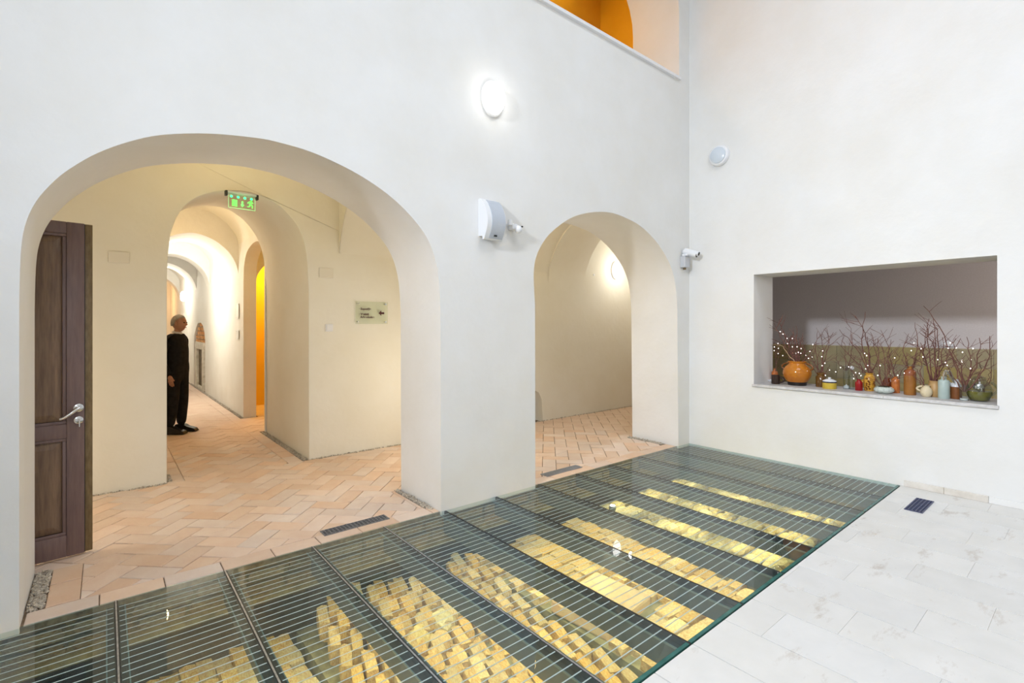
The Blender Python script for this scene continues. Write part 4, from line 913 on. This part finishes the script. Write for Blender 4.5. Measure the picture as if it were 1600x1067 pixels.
# ---- twigs
def C1(x, y): return (1180 + x / 5.93, 460 + y / 5.93)
def C2(x, y): return (1360 + x / 5.614, 460 + y / 5.614)
def twig(base, tip_px, label, group, via=None, m='bark', r0=0.006, subs=4):
    xt = min(max(base.x + random.uniform(-0.07, 0.07), 0.06), 0.46)
    tip = on_x(*tip_px, xt); b0 = base - Vector((0, 0, 0.05))
    mb = MB(); N = 9; L = (tip - b0).length
    pts = []
    mid = on_x(*via, (b0.x + xt) / 2) if via else None
    perp = Vector((0, random.uniform(-1, 1), random.uniform(-.4, 1))) * L * 0.10
    for i in range(N + 1):
        u = i / N
        if mid is not None: p = b0 * (1 - u) ** 2 + mid * 2 * u * (1 - u) * 1.0 + tip * u * u
        else: p = b0.lerp(tip, u) + perp * math.sin(math.pi * u)
        if 0 < i < N: p = p + Vector((random.uniform(-.4, .4), random.uniform(-1, 1), random.uniform(-1, 1))) * 0.010
        p.y = min(max(p.y, NY0 + .06), NY1 - .06); p.x = min(max(p.x, .05), .45); pts.append(p)
    O = pts[0].copy()
    mb.tube([p - O for p in pts], [r0 * (1 - 0.62 * i / N) for i in range(N + 1)], 5)
    dirm = (tip - b0).normalized()
    for k_ in range(subs):
        i = random.randint(2, N - 1); p = pts[i]; sg = random.choice((-1, 1)); l = random.uniform(0.05, 0.16) * min(1.2, L / .35)
        sd = Vector((random.uniform(-.3, .3), dirm.z * sg, -dirm.y * sg)).normalized()
        dd = (dirm * random.uniform(.5, 1) + sd * random.uniform(.6, 1.1)); dd.z = max(dd.z, -0.05); dd.normalize()
        q = [p]; 
        for s_ in range(3):
            e_ = q[-1] + (dd + Vector((0, random.uniform(-.3, .3), random.uniform(-.2, .4)))) * l / 3
            e_.y = min(max(e_.y, NY0 + .045), NY1 - .045); e_.x = min(max(e_.x, .03), .47); q.append(e_)
        mb.tube([a - O for a in q], [r0 * .5, r0 * .42, r0 * .34, r0 * .25], 4)
        if random.random() < .6:
            e = q[2] + (dd + Vector((0, random.uniform(-.9, .9), random.uniform(0, .8)))).normalized() * l * .45
            mb.tube([q[1] - O, (q[1] + e) / 2 - O, e - O], [r0 * .35, r0 * .3, r0 * .22], 4)
    o = mb.build('twig', M[m], smooth=60, loc=O); tag(o, label, 'twig', group)
def bunch(base, tips, what, **kw):
    ORD = ['leftmost', 'second', 'third', 'fourth', 'fifth', 'sixth', 'seventh', 'eighth', 'ninth', 'tenth', 'eleventh', 'twelfth']
    rk = sorted(tips, key=lambda q: q[0])
    for tp in tips:
        n_ = rk.index(tp); via = None
        ol = 'leftmost bare twig in ' + what if n_ == 0 else ('rightmost bare twig in ' + what if n_ == len(rk) - 1 else ORD[n_] + ' bare twig from the left in ' + what)
        if len(tp) > 2: via = tp[2]; tp = tp[:2]
        twig(base + Vector((random.uniform(-.012, .012), random.uniform(-.012, .012), 0)), tp, ol, 'twigs in ' + what, via, **kw)
bunch(vb_dark, [C1(90, 432), C1(130, 662), C1(255, 500), C1(180, 560)], 'the orange-brown bottle at the left end', r0=0.004, subs=3)
bunch(vp, [C1(222, 228), C1(178, 265), C1(262, 325), C1(350, 300), C1(378, 290), C1(440, 355), C1(400, 400), C1(560, 440), C1(320, 395), C1(425, 500), C1(255, 440)], 'the amber pot', subs=5)
twig(vp, C1(212, 455), 'single pale yellowish stick leaning out of the amber pot', 'twigs in the amber pot', m='bark_pale', subs=1)
bunch(v5, [C1(580, 340), C1(620, 360), (*C1(662, 315), C1(720, 480)), C1(725, 350), C1(545, 530), C1(430, 400), C1(690, 650), C1(480, 545)], 'the brown glass jar', r0=0.005)
bunch(v7, [C1(750, 580), C1(845, 235), C1(820, 440), C1(935, 560)], 'the clear glass vase', r0=0.004)
bunch(v8, [C1(880, 680), C1(790, 520)], 'the dark red bottle', r0=0.0035, subs=2)
bunch(v9, [(*C1(1020, 160), C1(950, 420)), C1(928, 200), C1(780, 325), C1(935, 620), C1(1040, 390), C1(1140, 410), C1(755, 440), C1(1150, 600)], 'the mustard jar')
bunch(v10, [C2(0, 330), C2(60, 390), C2(-20, 520), C2(50, 620), C2(130, 560), C2(205, 600)], 'the speckled bowl', r0=0.005)
bunch(v12, [(*C2(90, 310), C2(200, 560)), C2(180, 395), C2(270, 520), C2(330, 600), C2(150, 550)], 'the orange-brown bottle beside the bowl', r0=0.005)
bunch(v13, [C2(392, 245), C2(335, 345), C2(460, 480), C2(270, 570), C2(430, 560), C2(315, 510)], 'the tallest brown bottle', r0=0.005)
bunch(v14, [C2(350, 650), C2(380, 590), C2(440, 500)], 'the small cream jug', r0=0.005, subs=3)
bunch(v15, [C2(550, 215), C2(470, 262), C2(505, 268), C2(560, 250), C2(632, 375), C2(515, 212), C2(390, 380), C2(650, 570), C2(705, 520), C2(440, 420)], 'the tan pot', subs=5)
bunch(v18, [C2(750, 385), C2(845, 372), C2(1108, 365), C2(955, 380), (*C2(465, 100), C2(690, 330)), C2(660, 560), C2(640, 440), C2(920, 640), C2(980, 520)], 'the glass tumbler', subs=4)
bunch(v19, [C2(1105, 500), C2(1000, 640), C2(960, 600), C2(1060, 640)], 'the glass teapot', r0=0.004, subs=4)
# ---- fairy lights: one string with its bulbs
bp_ = [C1(*p) for p in [(177, 487), (210, 455), (215, 500), (175, 520), (212, 548), (232, 345), (258, 367), (295, 407), (345, 408), (300, 455), (345, 485), (388, 485), (255, 567), (400, 537), (378, 547), (392, 555), (425, 502), (423, 545), (467, 565), (494, 592), (507, 528), (528, 580), (535, 465), (625, 523), (617, 577), (645, 637), (620, 660), (650, 750), (690, 700), (745, 717), (790, 678), (865, 672), (913, 780), (930, 725), (965, 732), (980, 752), (1023, 690), (1043, 658), (1033, 567), (1013, 547), (1157, 658), (1135, 750)]]
bp_ += [C2(*p) for p in [(65, 710), (85, 625), (172, 695), (240, 710), (213, 557), (297, 690), (358, 493), (382, 427), (445, 477), (460, 548), (523, 605), (590, 572), (657, 597), (673, 622), (740, 620), (683, 472), (700, 425), (753, 470), (808, 507), (800, 577), (803, 592), (877, 650), (882, 572), (900, 475), (875, 745)]]
fl_ = empty('string_lights', (0.2, -1.8, SZ)); tag(fl_, 'string of tiny white fairy lights wound through the twigs on the sill', 'string lights')
b0 = None; pts = []
for i, p in enumerate(bp_):
    q = on_x(*p, random.uniform(0.10, 0.34)); pts.append(q - fl_.location)
    if b0 is None:
        b0 = MB().lathe([(0.0001, -0.005), (0.0038, -0.002), (0.0045, 0.001), (0.003, 0.004), (0.0001, 0.0055)], 8).build('bulb', M['bulb'], fl_, 60); b0.location = pts[-1]
    else:
        c = b0.copy(); COL.objects.link(c); c.location = pts[-1]
MB().tube([p for p in pts], 0.0009, 3).build('wire', M['bark'], fl_)
# little socket box on the kitchen wall
kb = empty('wall_socket', tuple(on_x(1482, 537, KX - 0.012)), R(-90)); tag(kb, 'small white socket on the grey kitchen wall above the tiles', 'socket')
MB().bbox(-0.06, 0.06, -0.03, 0.0, -0.035, 0.035, 0.004).build('plate', M['white'], kb)

# ================================================================== MAN IN THE CORRIDOR
M['suit'] = mat('black_cloth', (0.010, 0.010, 0.011), (0.018, 0.017, 0.018), 0.9, nscale=20, spec=0.2)
M['skin'] = mat('skin', (0.46, 0.25, 0.17), (0.40, 0.20, 0.13), 0.5, nscale=10)
M['hair'] = mat('grey_hair', (0.33, 0.30, 0.28), (0.22, 0.20, 0.18), 0.7, nscale=40)
man = empty('person', (-5.02, 4.93, 0), R(-38)); tag(man, 'man with short grey hair in a black suit standing in the corridor', 'person')
def skin(name, joints, edges, m, parent, root=0, sub=2):
    me = bpy.data.meshes.new(name); me.from_pydata([j_[0] for j_ in joints], edges, []); o = bpy.data.objects.new(name, me); COL.objects.link(o)
    md = o.modifiers.new('s', 'SKIN'); md.use_smooth_shade = True
    for i, j_ in enumerate(joints): me.skin_vertices[0].data[i].radius = j_[1] if isinstance(j_[1], tuple) else (j_[1], j_[1])
    me.skin_vertices[0].data[root].use_root = True
    sb = o.modifiers.new('d', 'SUBSURF'); sb.levels = sub; sb.render_levels = sub
    bpy.context.view_layer.update(); dg = bpy.context.evaluated_depsgraph_get()
    me2 = bpy.data.meshes.new_from_object(o.evaluated_get(dg)); bpy.data.objects.remove(o)
    for p in me2.polygons: p.use_smooth = True
    return link(name, me2, m, parent)
# faces local +x; left/right = y
J = [((0, 0, 0.86), (0.135, 0.175)), ((0, 0, 1.02), (0.135, 0.17)), ((0.005, 0, 1.18), (0.14, 0.185)), ((0.0, 0, 1.31), (0.115, 0.17)), ((0.0, 0, 1.40), 0.062),   # 0-4 trunk
     ((0.0, 0.13, 1.325), 0.075), ((-0.03, 0.205, 1.28), 0.066), ((-0.07, 0.225, 1.04), 0.056), ((-0.02, 0.19, 0.83), 0.042),       # 5-8 left arm
     ((0.0, -0.13, 1.325), 0.075), ((-0.03, -0.205, 1.28), 0.066), ((-0.08, -0.225, 1.04), 0.056), ((0.02, -0.19, 0.83), 0.042),   # 9-12
     ((0.0, 0.085, 0.80), 0.108), ((0.02, 0.09, 0.46), 0.082), ((0.0, 0.095, 0.09), 0.062),
     ((-0.01, -0.085, 0.80), 0.108), ((0.0, -0.09, 0.46), 0.082), ((-0.04, -0.095, 0.09), 0.062)]
E_ = [(0, 1), (1, 2), (2, 3), (3, 4), (3, 5), (5, 6), (6, 7), (7, 8), (3, 9), (9, 10), (10, 11), (11, 12), (0, 13), (13, 14), (14, 15), (0, 16), (16, 17), (17, 18)]
skin('suit', J, E_, M['suit'], man)
# head and neck
skin('neck', [((0.0, 0, 1.36), 0.05), ((0.012, 0, 1.44), 0.047), ((0.02, 0, 1.50), 0.05)], [(0, 1), (1, 2)], M['skin'], man, sub=1)
hb = bmesh.new(); bmesh.ops.create_uvsphere(hb, u_segments=28, v_segments=20, radius=1)
for q in hb.verts:
    x, y, z = q.co; jaw = max(0, -z); q.co = Vector((x * 0.098 * (1 - 0.18 * jaw) + 0.012 * jaw, y * 0.076 * (1 - 0.32 * jaw), z * 0.118))
    if abs(q.co.y) < 0.016 and -0.035 < q.co.z < 0.018 and x > .8: q.co.x += 0.020 * (1 - abs(q.co.z + 0.02) / 0.04)
    if x > .7 and 0.012 < abs(q.co.y) < 0.04 and 0.0 < q.co.z < 0.022: q.co.x -= 0.008
hm = bpy.data.meshes.new('head'); hb.to_mesh(hm); hb.free()
for p in hm.polygons: p.use_smooth = True
hd = link('head', hm, M['skin'], man, (0.03, 0, 1.545))
for s in (-1, 1):
    MB().lathe([(0.0001, -0.011), (0.010, -0.004), (0.010, 0.004), (0.0001, 0.011)], 10, (0.088, s * 0.028, 0.008)).build('eye', cm('eye_dark', (0.03, 0.02, 0.02)), hd, 60)
    MB().lathe([(0.0001, -0.032), (0.012, -0.02), (0.018, 0.008), (0.0001, 0.032)], 10, (0.0, s * 0.076, -0.005), 1, .5).build('ear', M['skin'], hd, 60)
MB().bbox(0.080, 0.094, -0.022, 0.022, -0.062, -0.055, 0.002).build('mouth', cm('lip', (0.30, 0.10, 0.08), None, .5), hd)
hb = bmesh.new(); bmesh.ops.create_uvsphere(hb, u_segments=28, v_segments=20, radius=1)
bmesh.ops.delete(hb, geom=[q for q in hb.verts if q.co.z < 0.15 + 0.55 * max(0, q.co.x) and not (q.co.x < 0.0 and q.co.z > -0.45)], context='VERTS')
for q in hb.verts: q.co = Vector((q.co.x * 0.105 - 0.003, q.co.y * 0.082, q.co.z * 0.126))
hm = bpy.data.meshes.new('hair'); hb.to_mesh(hm); hb.free()
for p in hm.polygons: p.use_smooth = True
link('hair', hm, M['hair'], man, (0.03, 0, 1.545))
MB().tube([(0.0, 0, 1.405), (0.005, 0, 1.43)], [0.066, 0.058], 16).build('collar', cm('white_cloth', (0.6, 0.6, 0.6), None, .8), man, 60)
for s in (-1, 1):       # hands with fingers
    w0 = Vector((-0.02 if s > 0 else 0.02, s * 0.19, 0.83))
    hj = [(tuple(w0), 0.024), (tuple(w0 + Vector((0.012, 0, -0.045))), (0.016, 0.032)), (tuple(w0 + Vector((0.018, 0, -0.085))), (0.014, 0.034))]; he = [(0, 1), (1, 2)]
    for f, (fx, fl2) in enumerate(((0.026, .068), (0.009, .078), (-0.009, .074), (-0.026, .058))):
        i0 = len(hj); hj += [(tuple(w0 + Vector((0.018 + fx, 0, -0.09))), 0.009), (tuple(w0 + Vector((0.024 + fx, -s * .008, -0.09 - fl2 * .5))), 0.0085), (tuple(w0 + Vector((0.022 + fx, -s * .022, -0.09 - fl2 * .95))), 0.0075)]
        he += [(2, i0), (i0, i0 + 1), (i0 + 1, i0 + 2)]
    i0 = len(hj); hj += [(tuple(w0 + Vector((0.045, -s * .005, -0.055))), 0.011), (tuple(w0 + Vector((0.06, -s * .012, -0.085))), 0.009)]; he += [(1, i0), (i0, i0 + 1)]
    skin('hand', hj, he, M['skin'], man, sub=1)
for s, ox in ((1, 0.0), (-1, -0.04)):
    pts = smooth_curve([(-0.07, 0.0), (0.20, 0.0), (0.215, 0.025), (0.19, 0.05), (0.10, 0.075), (0.045, 0.105), (-0.055, 0.105), (-0.075, 0.05)], 3)
    o = prism('shoe', [pts], lambda p, t: (p[0] + ox, s * 0.095 - 0.042 + 0.084 * t, p[1] + 0.002), cm('black_leather', (0.012, 0.011, 0.011), None, 0.25), parent=man)
